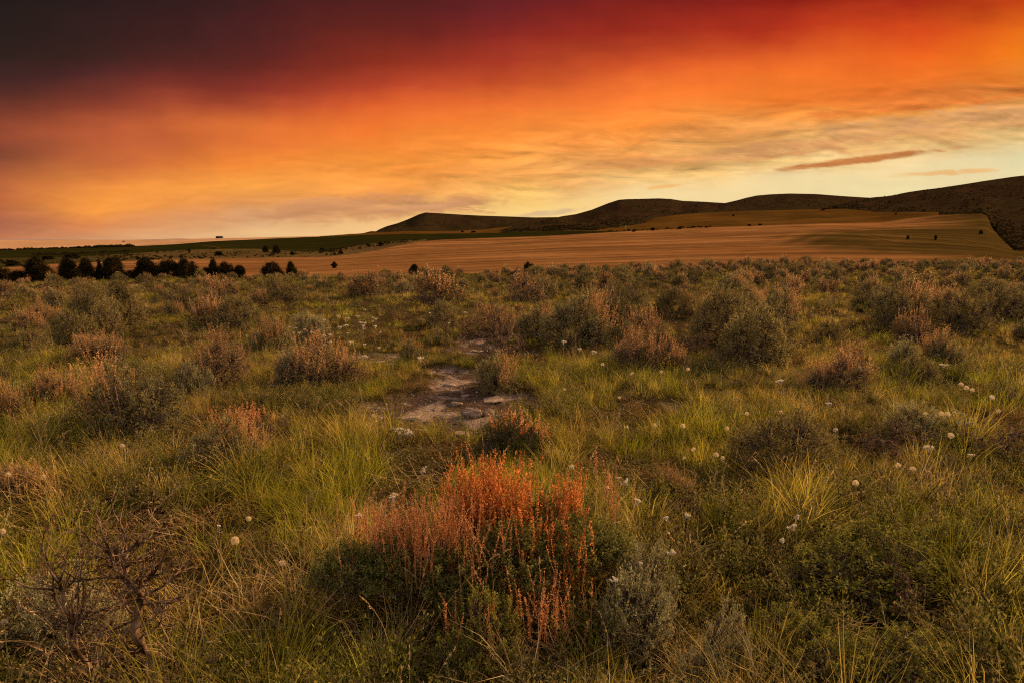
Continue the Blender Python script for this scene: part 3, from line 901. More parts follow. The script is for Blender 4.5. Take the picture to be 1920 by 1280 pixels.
def low_plant(seed):
    rng = np.random.default_rng(seed); mb = MB()
    n = 90; a = rng.uniform(0, 2 * PI, n); r = .13 * np.sqrt(rng.random(n))
    P = np.stack([r * np.cos(a), r * np.sin(a), rng.uniform(0, .07, n)], 1)
    leaves(mb, P, rng.normal(size=(n, 3)) + [0, 0, .5], rng.uniform(.012, .035, n), .009, np.clip(rng.normal(.5, .25, n), 0, 1), rng)
    return mb


C_near = [mesh_of(low_plant(290 + k), M['cover'], 'low_plant') for k in range(3)]


def litter(seed):
    rng = np.random.default_rng(seed); mb = MB()
    n = 24; P = np.stack([rng.uniform(-.14, .14, n), rng.uniform(-.14, .14, n), rng.uniform(.005, .05, n)], 1)
    a = rng.uniform(0, 2 * PI, n)
    blades(mb, P, a, rng.uniform(1.1, 1.6, n), rng.uniform(-.3, .3, n), rng.uniform(.08, .26, n), .0028, rng.uniform(.1, 1, n), 2)
    return mb


def sprig(seed, L, W):
    rng = np.random.default_rng(seed); mb = MB()
    n = 12; d = norm(rng.normal(size=(n, 3)) * [.6, .6, .1] + [0, 0, .8]); h = rng.uniform(.07, .17, n)
    b = np.column_stack([rng.normal(0, .035, (n, 2)), np.zeros(n)])
    segs(mb, b, b + d * h[:, None], .002, .001, .1)
    for k in range(n):
        twig_leaves(mb, b[k:k + 1] + d[k:k + 1] * h[k] * .35, d[k:k + 1], 46, h[k] * .75, L, W, rng)
    return mb


S_near = [mesh_of(sprig(310 + k, .015, .0046), M['sage'], 'sprig') for k in range(3)] + [mesh_of(sprig(320 + k, .012, .0052), M['green'], 'sprig') for k in range(3)]
L_near = [mesh_of(litter(300 + k), M['dry'], 'straw_litter') for k in range(3)]
for x_, y_, w_ in ((660, 1120, 120), (760, 1140, 130), (880, 1130, 160), (1010, 1110, 170), (1110, 1090, 130), (240, 1265, 150), (90, 1290, 190), (420, 1200, 120), (752, 832, 75), (1640, 845, 130), (1880, 860, 90), (958, 830, 90), (1000, 833, 50), (700, 1200, 150), (850, 1210, 150), (1000, 1200, 150), (1120, 1170, 130), (240, 1340, 170)):
    p_ = at_z(x_, y_); SHRUBS.append((p_[0], p_[1] - .05, w_ * p_[1] / F * .62))
sh = np.array(SHRUBS)


def clear_of_shrubs(P, k=.55):
    ok = np.ones(len(P), bool)
    for a, b, c in sh:
        ok &= (P[:, 0] - a) ** 2 + (P[:, 1] - b) ** 2 > (c * k) ** 2
    return ok


def field_points(n, d0, d1, rng, power=1.0, ext=.95):
    d0 = max(1.1, d0 - .5) if d0 < 3 else d0
    n = int(n * (1.42 if d0 < 3 else 1.22))
    """points over the wedge that the place shows, d0 to d1 metres ahead"""
    u = rng.random(n)
    d = (d0 ** (2 * power) + u * (d1 ** (2 * power) - d0 ** (2 * power))) ** (1 / (2 * power))
    a = rng.uniform(-ext, ext, n)
    P = np.stack([a * (d + 1.3), d], 1)
    px = 960 + 1286 * P[:, 0] / d
    return P[d < crest_d(px) + 2.5]


def make_scatter(name, sets, label):
    """sets: (meshes, points xy, scale lo, scale hi)"""
    meshes = []; PP = []; RR = []; SS = []; II = []
    rg = np.random.default_rng(len(name) * 7)
    for ms, P, lo, hi, tilt in sets:
        n = len(P)
        z = gz(P[:, 0], P[:, 1])
        PP.append(np.column_stack([P, z]))
        RR.append(np.column_stack([rg.normal(0, tilt, n), rg.normal(0, tilt, n), rg.uniform(0, 6.283, n)]))
        s = rg.uniform(lo, hi, n) * (.55 + .9 * fbm(P[:, 0] * .8, P[:, 1] * .8, 44, 3))
        s = s * np.clip(.66 - 1.5 * bare(P[:, 0], P[:, 1]), .42, 1) * np.clip(1.2 - P[:, 1] * .055, .72, 1.)
        SS.append(np.column_stack([s, s, s * rg.uniform(.8, 1.2, n)]))
        II.append(rg.integers(0, len(ms), n) + len(meshes))
        meshes += ms
    return scatter(name, meshes, np.concatenate(PP), np.concatenate(RR), np.concatenate(SS), np.concatenate(II), label)


rg = np.random.default_rng(8)
P1 = field_points(5200, 1.6, 9, rg, .72); P2 = field_points(9500, 8, 20, rg, .8); P3 = field_points(13000, 18, 52, rg, .85)


def keep(P, lim, shr=.5):
    b = bare(P[:, 0], P[:, 1])
    return P[(b < lim) & clear_of_shrubs(P, shr)]


P1, P2, P3 = keep(P1, .05, .85), keep(P2, .05, .8), keep(P3, .1, .7)
P1 = P1[fbm(P1[:, 0] * 1.7, P1[:, 1] * 1.7, 91, 3) + rg.normal(0, .05, len(P1)) > .44]
P2 = P2[fbm(P2[:, 0] * 1.1, P2[:, 1] * 1.1, 92, 3) + rg.normal(0, .06, len(P2)) > .45]
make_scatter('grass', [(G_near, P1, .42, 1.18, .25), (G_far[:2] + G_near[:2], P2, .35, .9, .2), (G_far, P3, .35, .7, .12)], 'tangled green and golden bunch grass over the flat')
Q1 = keep(field_points(2300, 1.6, 9, rg, .72), .1); Q2 = keep(field_points(2600, 8, 26, rg, .8), .1)
q = fbm(Q1[:, 0] * .6, Q1[:, 1] * .6, 61, 3); Q1 = Q1[q > .52]
Q3 = keep(field_points(230, 1.8, 9, rg, .8), .05); Q4 = keep(field_points(600, 8, 24, rg, .8), .05)
make_scatter('dry_grass', [(D_near, Q1, .6, 1.1, .3), (D_near, Q2, .6, 1.1, .2), (D_stalk, Q3, .6, 1.0, .2), (D_stalk, Q4, .7, 1.15, .15)], 'straw-coloured dry blades and seed stalks among the grass')
C1 = field_points(3600, 1.6, 10, rg, .75); C2 = field_points(4000, 9, 24, rg, .85)
C1 = C1[bare(C1[:, 0], C1[:, 1]) < .25]; C2 = C2[bare(C2[:, 0], C2[:, 1]) < .25]
make_scatter('low_plants', [(C_near, C1, .7, 1.3, .1), (C_near, C2, .8, 1.6, .1)], 'small creeping leaves covering the soil between tufts')
U1 = keep(field_points(3400, 1.6, 9, rg, .7), .1, .8); U1 = U1[fbm(U1[:, 0] * .9, U1[:, 1] * .9, 71, 3) > .5]
U2 = keep(field_points(2600, 8, 30, rg, .8), .1, .8); U2 = U2[fbm(U2[:, 0] * .5, U2[:, 1] * .5, 73, 3) > .5]
make_scatter('undergrowth', [(S_near, U1, .7, 1.6, .2), (S_near, U2, .8, 2.0, .2)], 'leafy sprigs of young sagebrush among the grass')
L1 = field_points(1000, 1.6, 10, rg, .75); L1 = L1[bare(L1[:, 0], L1[:, 1]) < .12]
make_scatter('straw_litter', [(L_near, L1, .7, 1.3, .1)], 'fallen dead straw lying between the tufts')
# far sagebrush too small to single out
mp = np.array([(c[0], c[1]) for c in mass]); ms = []
joined = []
for kind in ('sage', 'brown'):
    for v in PROTO[kind, 1][:3]:
        bm = bmesh.new(); mats = []
        for part, me, mt in v:
            n0 = len(bm.faces); bm.from_mesh(me); bm.faces.ensure_lookup_table()
            for f in bm.faces[n0:]: f.material_index = len(mats)
            mats.append(mt)
        me = bpy.data.meshes.new('far_sagebrush'); bm.to_mesh(me); bm.free()
        for mt in mats: me.materials.append(mt)
        joined.append(me)
ex = field_points(500, 34, 60, rg, 1.0, 1.0)
px_ = 960 + 1286 * ex[:, 0] / ex[:, 1]
ex = ex[(np.abs(ex[:, 1] - crest_d(px_) + 1.5) < 3.5) & (px_ > 620)][:150]
mw = np.concatenate([[c[2] for c in mass], np.full(len(ex), .55)]) if len(ex) else np.array([c[2] for c in mass])
mp = np.concatenate([mp, ex]) if len(ex) else mp
n = len(mp)
s = mw / .8 * np.where(960 + 1286 * mp[:, 0] / mp[:, 1] < 700, .7, 1.)
scatter('far_sagebrush', joined, np.column_stack([mp, gz(mp[:, 0], mp[:, 1]) - .02]), np.column_stack([np.zeros((n, 2)), rg.uniform(0, 6.28, n)]), np.column_stack([s, s, s * rg.uniform(.7, 1.0, n)]), rg.integers(0, len(joined), n), 'mass of small far sagebrush along the crest')

# ------------------------------------------------------------------ the orange-spiked bush in front
def hero():
    rng = np.random.default_rng(4)
    c = at_z(890, 1150); c[2] = float(gz(c[0], c[1])) - .02
    k = px_of(*c)[2] / F
    root = thing('bitterbrush', 'big dark green bush with glowing orange flower spikes in the front grass', 'shrub', tuple(c))
    fb = MB(); bb = MB(); ob = MB(); pb = MB()
    tips_all = []
    # mounds of leaves: where their middle is seen, metres behind the base, radius in pixels
    for x, y, oy, rp, n in ((655, 1085, .02, 74, 330), (745, 1075, .0, 82, 360), (850, 1085, -.05, 84, 380), (960, 1060, .0, 92, 420), (1065, 1040, .08, 90, 380), (1135, 1035, .14, 62, 240), (930, 1000, .28, 88, 330), (1040, 985, .3, 76, 260), (880, 1130, -.14, 60, 220)):
        d = norm(rng.normal(size=(n, 3))); d[:, 2] = np.abs(d[:, 2]) * .95 - .12
        r = rng.uniform(.6, 1.0, n)
        lump = .75 + .42 * vnoise(np.arctan2(d[:, 1], d[:, 0]) * 2.2 + x, d[:, 2] * 4 + 7, 3)
        p = at_d(x, y, c[1] + oy) - c + d * np.array([rp * k, rp * k * .9, rp * k * 1.0]) * (r * lump)[:, None]
        p[:, 2] = np.maximum(p[:, 2], .02)
        up = norm(d * .7 + [0, 0, .55] + rng.normal(size=(n, 3)) * .25)
        twig_leaves(fb, p - up * .02, up, 22, .06, .0135, .0066, rng)
        tips_all.append(p)
    tips = np.concatenate(tips_all)
    skeleton(bb, rng, tips[rng.choice(len(tips), 900, False)], 26, .011, .4)
    # spikes: where the middle of their feet is seen, spread in pixels, metres behind the base, count, height in pixels
    for mb, x, y, sx, oy, n, hp in ((ob, 920, 988, 80, .26, 165, 122), (ob, 890, 1010, 60, .20, 40, 110), (ob, 1062, 985, 32, .26, 46, 95), (ob, 1000, 1070, 70, .02, 60, 88), (ob, 1065, 1070, 55, .05, 62, 85), (ob, 960, 1010, 60, .14, 40, 90),
                                    (pb, 825, 1060, 74, -.02, 150, 110), (pb, 755, 1045, 60, .04, 80, 92), (pb, 690, 1040, 60, .05, 44, 76), (pb, 905, 1090, 40, -.12, 22, 95), (pb, 900, 1235, 80, -.34, 34, 95), (pb, 1020, 1180, 60, -.25, 44, 100), (pb, 1150, 960, 40, .3, 14, 90)):
        P0 = at_d(x, y, c[1] + oy) - c
        base = P0 + np.column_stack([rng.normal(0, sx * .5, n) * k, rng.normal(0, .07, n), rng.normal(0, 14, n) * k])
        base[:, 2] = np.maximum(base[:, 2], .0)
        spikes(mb, rng, base, hp * k * 1.12, .10, 60 if mb is ob else 44, .0088 if mb is ob else .0066, .0012)
    obj('branches', bb, M['bark'], root)
    obj('foliage', fb, M['hero'], root)
    o = obj('flower_sprays', ob, M['orange'], root); o['label'] = 'bright orange flower spikes'
    o = obj('flower_sprays', pb, M['rust'], root); o['label'] = 'dull pinkish-rust flower spikes'


M['hero'] = foliage_mat('bitterbrush_leaf', (.045, .050, .012), (.36, .33, .095), .3, var=.1)
M['rust'] = foliage_mat('rust_spike', (.38, .15, .058), (.86, .43, .19), .4, var=.1)
hero()


def plume_patch(px, py, w, h, n, mat, label):
    """a small shrub that is little more than upright spikes over dark leaves"""
    rng = np.random.default_rng(int(px))
    c = at_z(px, py); c[2] = float(gz(c[0], c[1])); k = px_of(*c)[2] / F
    root = thing('bitterbrush', label, 'shrub', tuple(c))
    base = np.column_stack([rng.normal(0, w * .26, n) * k, rng.normal(0, w * .2, n) * k, rng.uniform(0, h * .25, n) * k])
    sb = MB(); spikes(sb, rng, base, h * .8 * k, .12, 30, .012, .0016)
    d, r, ax = dome(rng, 200, rx=w * .5 * k, hz=h * .42 * k)
    fb = MB(); tp = d * ax * r[:, None]; twig_leaves(fb, tp, norm(d + [0, 0, .8]), 14, .05, .015, .007, rng)
    bb = MB(); skeleton(bb, rng, tp, 8, .008)
    obj('branches', bb, M['bark'], root); obj('foliage', fb, M['darkleaf'], root); obj('flower_sprays', sb, mat, root)


plume_patch(958, 832, 105, 72, 70, M['rust'], 'small bush of coral flower spikes at the front edge of the stony patch')
plume_patch(1000, 835, 60, 52, 30, M['rust'], 'sparse coral-spiked bush just east of the small coral one')
plume_patch(445, 812, 110, 50, 46, M['rust'], 'low line of rosy spikes behind the olive lone sagebrush')

# ------------------------------------------------------------------ dead shrubs
def dead(px, py, w, h, label, seed, gnarl=.18, n=7, flat=.0, rmul=1., spine=None):
    rng = np.random.default_rng(seed)
    c = at_z(px, py); c[2] = float(gz(c[0], c[1])) - .01; k = px_of(*c)[2] / F
    root = thing('dead_shrub', label, 'dead shrub', tuple(c))
    W = w * k; H = h * k
    tb = MB(); bb = MB()

    def grow(mb, p, d, ln, r, lev):
        m = 8; pts = [p]; q = p.copy()
        for j in range(m):
            d = norm(d + rng.normal(size=3) * gnarl * (1.3, .95, .55, .4, .35)[lev] + np.array([0, 0, .05 - flat * .1]))
            q = q + d * ln / m
            q[2] = max(q[2], .01)
            pts.append(q.copy())
        rad = r * np.linspace(1, .42 if lev < 3 else .2, m + 1) * rng.uniform(.85, 1.15, m + 1)
        tube(mb, pts, rad, rng.random(), 7 if lev == 0 else 5 if lev < 3 else 4)
        if lev >= 4: return
        for b in range((4, 5, 5, 3)[lev]):
            j = int(rng.integers(2, m + 1))
            nd = norm(d + rng.normal(size=3) * .85)
            if flat: nd[2] *= .5
            else: nd[2] = nd[2] * .8 + .1
            grow(bb, pts[j], norm(nd), ln * rng.uniform(.4, .72), r * (.55 if lev else .6), lev + 1)
    if spine:
        sp = np.array([at_d(x, y, c[1] + oy) - c for x, y, oy in spine]); sp[0, 2] = -.02
        kk = np.linspace(0, len(sp) - 1, 16); i0 = np.minimum(kk.astype(int), len(sp) - 2); f = (kk - i0)[:, None]
        pts = sp[i0] * (1 - f) + sp[i0 + 1] * f + rng.normal(0, .006, (16, 3))
        tube(tb, pts, np.linspace(.019, .007, 16) * rng.uniform(.7, 1.35, 16), .5, 8)
        for j in range(4, 16):
            for q_ in range(2 if j < 9 else 4):
                dd = rng.normal(size=3) * [1, .7, .35] + [0, 0, .45 if j > 9 else .1]
                grow(bb, pts[j], norm(dd), rng.uniform(.07, .20), .0055, 2)
    for b in range(n):
        a = rng.uniform(0, 2 * PI)
        d = norm(np.array([math.cos(a) * W, math.sin(a) * W * .6, H * (1.3 - flat)]))
        grow(tb, np.array([math.cos(a) * .03, math.sin(a) * .03, 0]), d, H * rng.uniform(.5, .8) + W * .12, .013 * rmul, 0)
    obj('trunk', tb, M['deadwood'], root); obj('branches', bb, M['deadwood'], root)
    SHRUBS.append((c[0], c[1], W * .3))


dead(240, 1285, 210, 240, 'twisted dead shrub of bare dark stems near the bottom edge', 3, gnarl=.26, n=2, rmul=.9, spine=[(250, 1292, .0), (284, 1230, .03), (246, 1178, .0), (268, 1120, .04), (240, 1080, .02), (234, 1040, .06)])
dead(90, 1310, 260, 110, 'tangle of fallen dead stems at the bottom edge beneath the grey sagebrush', 9, flat=.9, n=7, rmul=1.3)
dead(430, 1215, 200, 90, 'low bleached dead branches lying in grass east of the twisted dead shrub', 14, flat=.9, n=4, rmul=.8)
dead(1640, 850, 180, 70, 'grey dead branches spread low behind the sprawling sagebrush mound', 21, flat=.5, n=6)
dead(1880, 862, 110, 80, 'dark dead branches by the east edge', 27, flat=.3, n=4)
dead(1305, 665, 60, 40, 'small dark bare shrub in the grass west of the blue-green dome', 33, n=5)
dead(955, 668, 70, 60, 'leafless reddish shrub standing above the silver-green one by the stony patch', 38, n=5)
dead(855, 640, 60, 46, 'small bare branching shrub near the far end of the trail', 44, n=4)
dead(793, 572, 20, 46, 'single bare twisted stem beside the tall greyish-pink sagebrush', 52, n=2)
dead(1290, 985, 40, 50, 'little dark upright twig cluster in the eastern front grass', 57, n=2)
dead(1720, 1165, 70, 70, 'dark thin dead twigs behind the wide low yellow-green shrub', 63, n=4, rmul=.7)
dead(500, 835, 40, 50, 'thin dark dead twig beside the olive lone sagebrush', 66, n=2, rmul=.7)

# ------------------------------------------------------------------ rocks of the stony patch
def rock(px, py, w, h, label, seed, mat='rock', dep=None, flat=False, rz=0):
    rng = np.random.default_rng(seed)
    c = at_z(px, py); k = px_of(*c)[2] / F
    W = w * k; H = h * k; Dp = dep * k if dep else W * .7
    bm = bmesh.new()
    pts = rng.uniform(-1, 1, (40 if not flat else 26, 3))
    pts = pts / np.maximum(np.max(np.abs(pts), 1, keepdims=True), 1e-6) * np.array([.5, .5, .5]) * rng.uniform(.72, 1, (len(pts), 1))
    for p in pts: bm.verts.new((p[0] * W, p[1] * Dp, p[2] * H))
    r = bmesh.ops.convex_hull(bm, input=bm.verts)
    bmesh.ops.delete(bm, geom=[v for v in bm.verts if not v.link_faces], context='VERTS')
    bmesh.ops.bevel(bm, geom=list(bm.edges), offset=min(W, Dp, H) * .05, segments=1, affect='EDGES')
    bmesh.ops.triangulate(bm, faces=bm.faces)
    bmesh.ops.subdivide_edges(bm, edges=bm.edges, cuts=2, use_grid_fill=True)
    for v in bm.verts:
        n = mnoise.fractal(Vector(v.co) / max(W, .01) * 7 + Vector((seed, 0, 0)), 1., 2., 4)
        v.co += v.normal * n * min(W, H) * .10
    me = bpy.data.meshes.new('rock'); bm.to_mesh(me); bm.free()
    o = obj('rock', me, M[mat])
    o.location = (c[0], c[1], float(gz(c[0], c[1])) + H * (.34 if mat == 'lichen' else .2)); o.rotation_euler = (rng.normal(0, .06), rng.normal(0, .06), rz)
    return tag(o, label, 'rock', 'rocks of the stony patch')


rock(884, 770, 40, 22, 'squarish brown rock with a flat top on the pale stony patch', 1, dep=36, rz=.1)
rock(916, 769, 24, 18, 'smaller brown rock touching the squarish one', 2, rz=.4)
rock(856, 749, 24, 9, 'low flat stone behind the squarish rock', 3)
rock(880, 757, 18, 7, 'thin dark slab lying between the flat stone and squarish rock', 4)
rock(752, 818, 40, 20, 'white lichened slab stone tilted in the grass before the stony patch', 5, 'lichen', dep=55, rz=.7)
rock(701, 763, 10, 8, 'small pale round stone at the west end of the stony patch', 6)
rock(997, 755, 12, 6, 'small pale oval stone east of the stony patch', 7)
rock(815, 759, 9, 6, 'little pale stone west of the flat stone', 8)
rock(842, 760, 8, 4, 'little flat chip between flat stone and white chips', 9)
rock(860, 781, 14, 9, 'dark broken stone below the squarish rock', 10)
rock(843, 712, 26, 7, 'pale ledge stone where the trail enters the stony patch', 11)
rock(872, 735, 16, 5, 'thin pale slab west of the silver-green sagebrush', 12)
rock(868, 800, 34, 6, 'flat white-edged stone in the front of the stony patch', 13, dep=30)
rock(925, 742, 40, 5, 'broad flat slab in front of the silver-green sagebrush', 14, dep=50)
rock(705, 671, 34, 5, 'pale flat slab in the small western bare strip', 15)
rock(733, 669, 10, 4, 'small white chip beside the pale flat slab', 16)
rock(915, 628, 18, 5, 'pale stone at the far end of the trail', 17)
rock(770, 772, 40, 5, 'flat brown slab in the west half of the stony patch', 18, dep=40)
rock(896, 655, 24, 4, 'flat mauve stone midway along the trail', 19)


def pebble(seed):
    rng = np.random.default_rng(seed); bm = bmesh.new()
    for p in norm(rng.normal(size=(16, 3))) * [.5, .4, .28]: bm.verts.new(p)
    bmesh.ops.convex_hull(bm, input=bm.verts)
    me = bpy.data.meshes.new('pebble'); bm.to_mesh(me); bm.free(); me.materials.append(M['rock'] if seed % 3 else M['lichen']); return me


pb = np.column_stack([rg.uniform(-2.4, 1.2, 9000), rg.uniform(4.6, 13, 9000)])
pb = pb[bare(pb[:, 0], pb[:, 1]) > .12][:1500]; n = len(pb)
s = rg.uniform(.006, .022, n) * np.where(rg.random(n) < .1, 2.2, 1)
scatter('pebbles', [pebble(k) for k in range(5)], np.column_stack([pb, gz(pb[:, 0], pb[:, 1]) + s * .15]), rg.uniform(-.4, .4, (n, 3)) * [1, 1, 8], np.column_stack([s, s, s]), rg.integers(0, 5, n), 'loose pebbles and chips on the bare soil')

# ------------------------------------------------------------------ seed heads and white flowers
def puff_mesh(seed, r=.024):
    rng = np.random.default_rng(seed); mb = MB()
    n = (130, 92, 60)[seed % 3]
    d = norm(rng.normal(size=(n, 3))); d[:, 2] = np.where(d[:, 2] < -.7, -d[:, 2], d[:, 2])
    leaves(mb, d * r * .15, d, r * rng.uniform(.8, 1., n), .0011, rng.uniform(0, .5, n), rng)
    for k in range(5):
        leaves(mb, d * r * .9, np.cross(d, rng.normal(size=(n, 3))) + d * .35, r * .42, .0013, rng.uniform(.4, 1, n), rng)
    return mb.mesh('seed_head')


def umbel_mesh(seed, r=.022):
    rng = np.random.default_rng(seed); mb = MB()
    n = 14; c = np.column_stack([rng.normal(0, r * .6, n), rng.normal(0, r * .6, n), rng.uniform(-.2, .25, n) * r])
    for k in range(16):
        leaves(mb, c, rng.normal(size=(n, 3)) + [0, 0, .5], r * .45, r * .3, rng.uniform(0, 1, n), rng)
    segs(mb, np.tile([0, 0, -r * 1.6], (n, 1)), c, .0008, .0006, .2)
    return mb.mesh('flower_cluster')


def stem_mesh(seed, h):
    rng = np.random.default_rng(seed); mb = MB()
    s = np.linspace(0, 1, 7); b = rng.normal(0, .03, 2)
    p = np.column_stack([b[0] * np.sin(s * PI), b[1] * np.sin(s * PI), -h * (1 - s)])
    tube(mb, p, .0021 - .0008 * s, .5, 4)
    n = 5; u = rng.uniform(.05, .6, n); q = np.column_stack([np.zeros((n, 2)), -h * (1 - u)])
    blades(mb, q, rng.uniform(0, 6.28, n), .3, .8, rng.uniform(.08, .16, n), .004, .4, 3)
    return mb.mesh('stem')


PUFF = [puff_mesh(k) for k in range(3)]; UMB = [umbel_mesh(k) for k in range(3)]; STEM = [stem_mesh(k, .34) for k in range(4)]
for me in PUFF: me.materials.append(M['puff'])
for me in UMB: me.materials.append(M['petal'])
for me in STEM: me.materials.append(M['stem'])
PUFFS = [
    (441, 1013, 19, 'largest round seed head in the western front grass'), (283, 1043, 13, 'seed head beside the top of the twisted dead shrub'), (529, 1055, 14, 'round seed head between the twisted dead shrub and orange-spiked bush'),
    (466, 972, 11, 'seed head just above the largest western one'), (15, 889, 11, 'seed head at the west edge near the straw-brown shrub'), (82, 893, 9, 'seed head east of the west-edge one above the straw-brown shrub'), (229, 835, 9, 'seed head in front of the large plumed sagebrush'),
    (5, 995, 11, 'seed head cut by the west edge in long grass'), (8, 1165, 15, 'seed head beside the grey sagebrush near the bottom west corner'), (720, 988, 11, 'seed head at the west shoulder of the orange-spiked bush'), (738, 928, 11, 'highest seed head west of the orange spikes'),
    (1072, 875, 12, 'seed head directly east of the orange spike tops'), (1138, 913, 10, 'seed head low to the east of the orange spike tops'), (1280, 798, 10, 'eastern seed head of two side by side midway up the eastern grass'), (1228, 797, 9, 'western seed head of two side by side midway up the eastern grass'),
    (1300, 842, 9, 'faint seed head below the two side by side'), (1343, 852, 10, 'western of a touching pair of seed heads by the sprawling mound'), (1355, 858, 9, 'eastern of a touching pair of seed heads by the sprawling mound'), (1363, 803, 9, 'seed head above the touching pair'),
    (1465, 773, 9, 'seed head alone behind the sprawling sagebrush mound'), (1283, 858, 8, 'dim seed head in shadowed grass west of the touching pair'), (1802, 720, 10, 'first of three seed heads in a slanting line'), (1812, 727, 10, 'middle of three seed heads in a slanting line'), (1823, 731, 9, 'last of three seed heads in a slanting line'),
    (1765, 775, 9, 'small seed head north of the flat pale sagebrush'), (1776, 776, 10, 'brighter seed head touching the small one north of the flat pale sagebrush'), (1860, 743, 8, 'seed head near the east edge past the slanting three'), (1783, 816, 13, 'large seed head over the flat pale sagebrush'),
    (1684, 872, 12, 'seed head in front of the grey dead branches'), (1711, 878, 11, 'seed head east of the one before the grey dead branches'), (1604, 905, 12, 'worn seed head at the east end of the sprawling mound'), (1185, 700, 7, 'tiny seed head in front of the western pinkish sagebrush'),
    (1240, 697, 7, 'tiny seed head in front of the eastern pinkish sagebrush'), (1290, 692, 7, 'tiny seed head east of the pinkish pair'), (1130, 683, 7, 'tiny seed head west of the pinkish pair'), (1735, 775, 8, 'dim seed head west of the bright touching two'),
    (918, 985, 9, 'seed head among the pink spikes of the orange bush'), (1058, 730, 7, 'tiny seed head in green grass east of the silver-green sagebrush'), (1162, 745, 7, 'tiny seed head further east in the green grass'), (1400, 775, 8, 'pale seed head below the blue-green dome'), (1872, 770, 8, 'seed head in grass by the east edge'),
]
for k, (x, y, w, lab) in enumerate(PUFFS):
    hz = .33 if y > 760 else .27
    p = at_z(x, y, hz); rad = w * px_of(*p)[2] / F / 2
    o = thing('seed_head_plant', 'pale ' + lab, 'seed head', tuple(p), float(R.uniform(0, 6)), 'round seed heads standing in the grass', (1, 1, 1))
    c = obj('seed_head', PUFF[k % 3], None, o); s = rad / .0275; c.scale = (s * R.uniform(.8, 1.15), s * R.uniform(.8, 1.15), s * R.uniform(.65, 1.05)); c.rotation_euler = (R.normal(0, .35), R.normal(0, .35), R.uniform(0, 6))
    c = obj('stem', STEM[k % 4], None, o); c.scale = (1, 1, (hz + .05) / .34)
FLW = [
    (1463, 714, 16, 'white flower cluster behind the low russet sagebrush'), (1555, 756, 11, 'white flower cluster in front of the low russet sagebrush'), (1770, 684, 14, 'white flowers on the frosted sagebrush'), (1612, 690, 10, 'small white flowers beside the thin brownish sagebrush'), (1494, 968, 14, 'upper white flower cluster of a leaning stem trio'),
    (1486, 986, 15, 'middle white flower cluster of a leaning stem trio'), (1466, 1013, 11, 'lowest white flower cluster of a leaning stem trio'), (1261, 1034, 20, 'flat white flower cluster east of the orange bush'), (1172, 903, 18, 'wide white flower cluster at the east of the orange spike tops'),
    (1196, 938, 17, 'white flower cluster over the wispy brown shrub'), (1153, 1085, 15, 'drooping whitish flower cluster at the east flank of the orange bush'), (1160, 895, 10, 'little white flowers over the wide cluster'), (670, 966, 16, 'cream flower cluster west of the orange bush'), (741, 927, 13, 'cream flower cluster beside the highest western seed head'),
    (735, 932, 12, 'cream flowers just under the highest western seed head'), (793, 880, 12, 'dim cream flower cluster behind the pink spikes'), (1860, 745, 12, 'white flowers near the east edge'), (1740, 838, 16, 'cream flowers on the flat pale sagebrush'), (1820, 852, 12, 'cream flowers east of the flat pale sagebrush'), (1565, 805, 11, 'dim cream flowers behind the grey dead branches'),
    (1290, 965, 11, 'white flowers beside the little dark twig cluster'), (1248, 970, 12, 'white flowers on the wispy brown shrub'), (1200, 1055, 11, 'pale flowers on the east skirt of the orange bush'), (1175, 800, 8, 'tiny cream flowers below the pinkish pair'), (410, 985, 9, 'faint cream flowers west of the upper western seed head'),
]
for k, (x, y, w, lab) in enumerate(FLW):
    hz = .33 if y > 760 else .27
    p = at_z(x, y, hz); rad = w * px_of(*p)[2] / F / 2
    o = thing('white_flower_plant', lab, 'wildflower', tuple(p), float(R.uniform(0, 6)), 'white wildflowers standing in the grass', (1, 1, 1))
    c = obj('flower_cluster', UMB[k % 3], None, o); s = rad / .0275; c.scale = (s * R.uniform(.8, 1.15), s * R.uniform(.8, 1.15), s * R.uniform(.65, 1.05)); c.rotation_euler = (R.normal(0, .35), R.normal(0, .35), R.uniform(0, 6))
    c = obj('stem', STEM[k % 4], None, o); c.scale = (1, 1, (hz + .05) / .34)
rf = np.random.default_rng(19)
for k in range(66):
    if k < 46: x, y = rf.normal(655, 48), rf.normal(617, 20)
    else: x, y = rf.uniform(250, 1150), rf.uniform(585, 680)
    if y > 672 or y < 575: continue
    p = at_z(x, y, .27)
    if bare(p[0], p[1]) > 0: continue
    lab = 'tiny white flower among many alike dotting the grass behind the western bare strip' if k < 46 else 'tiny pale flower scattered thinly in the middle grass away from the flowery patch'
    o = thing('white_flower_plant', lab, 'wildflower', tuple(p), float(rf.uniform(0, 6)), 'tiny white flowers of the far grass' if k < 46 else 'thin scatter of tiny pale flowers', (1, 1, 1))
    c = obj('flower_cluster', UMB[k % 3], None, o); s = rf.uniform(.7, 1.3); c.scale = (s, s, s)
    c = obj('stem', STEM[k % 4], None, o); c.scale = (1, 1, .8)

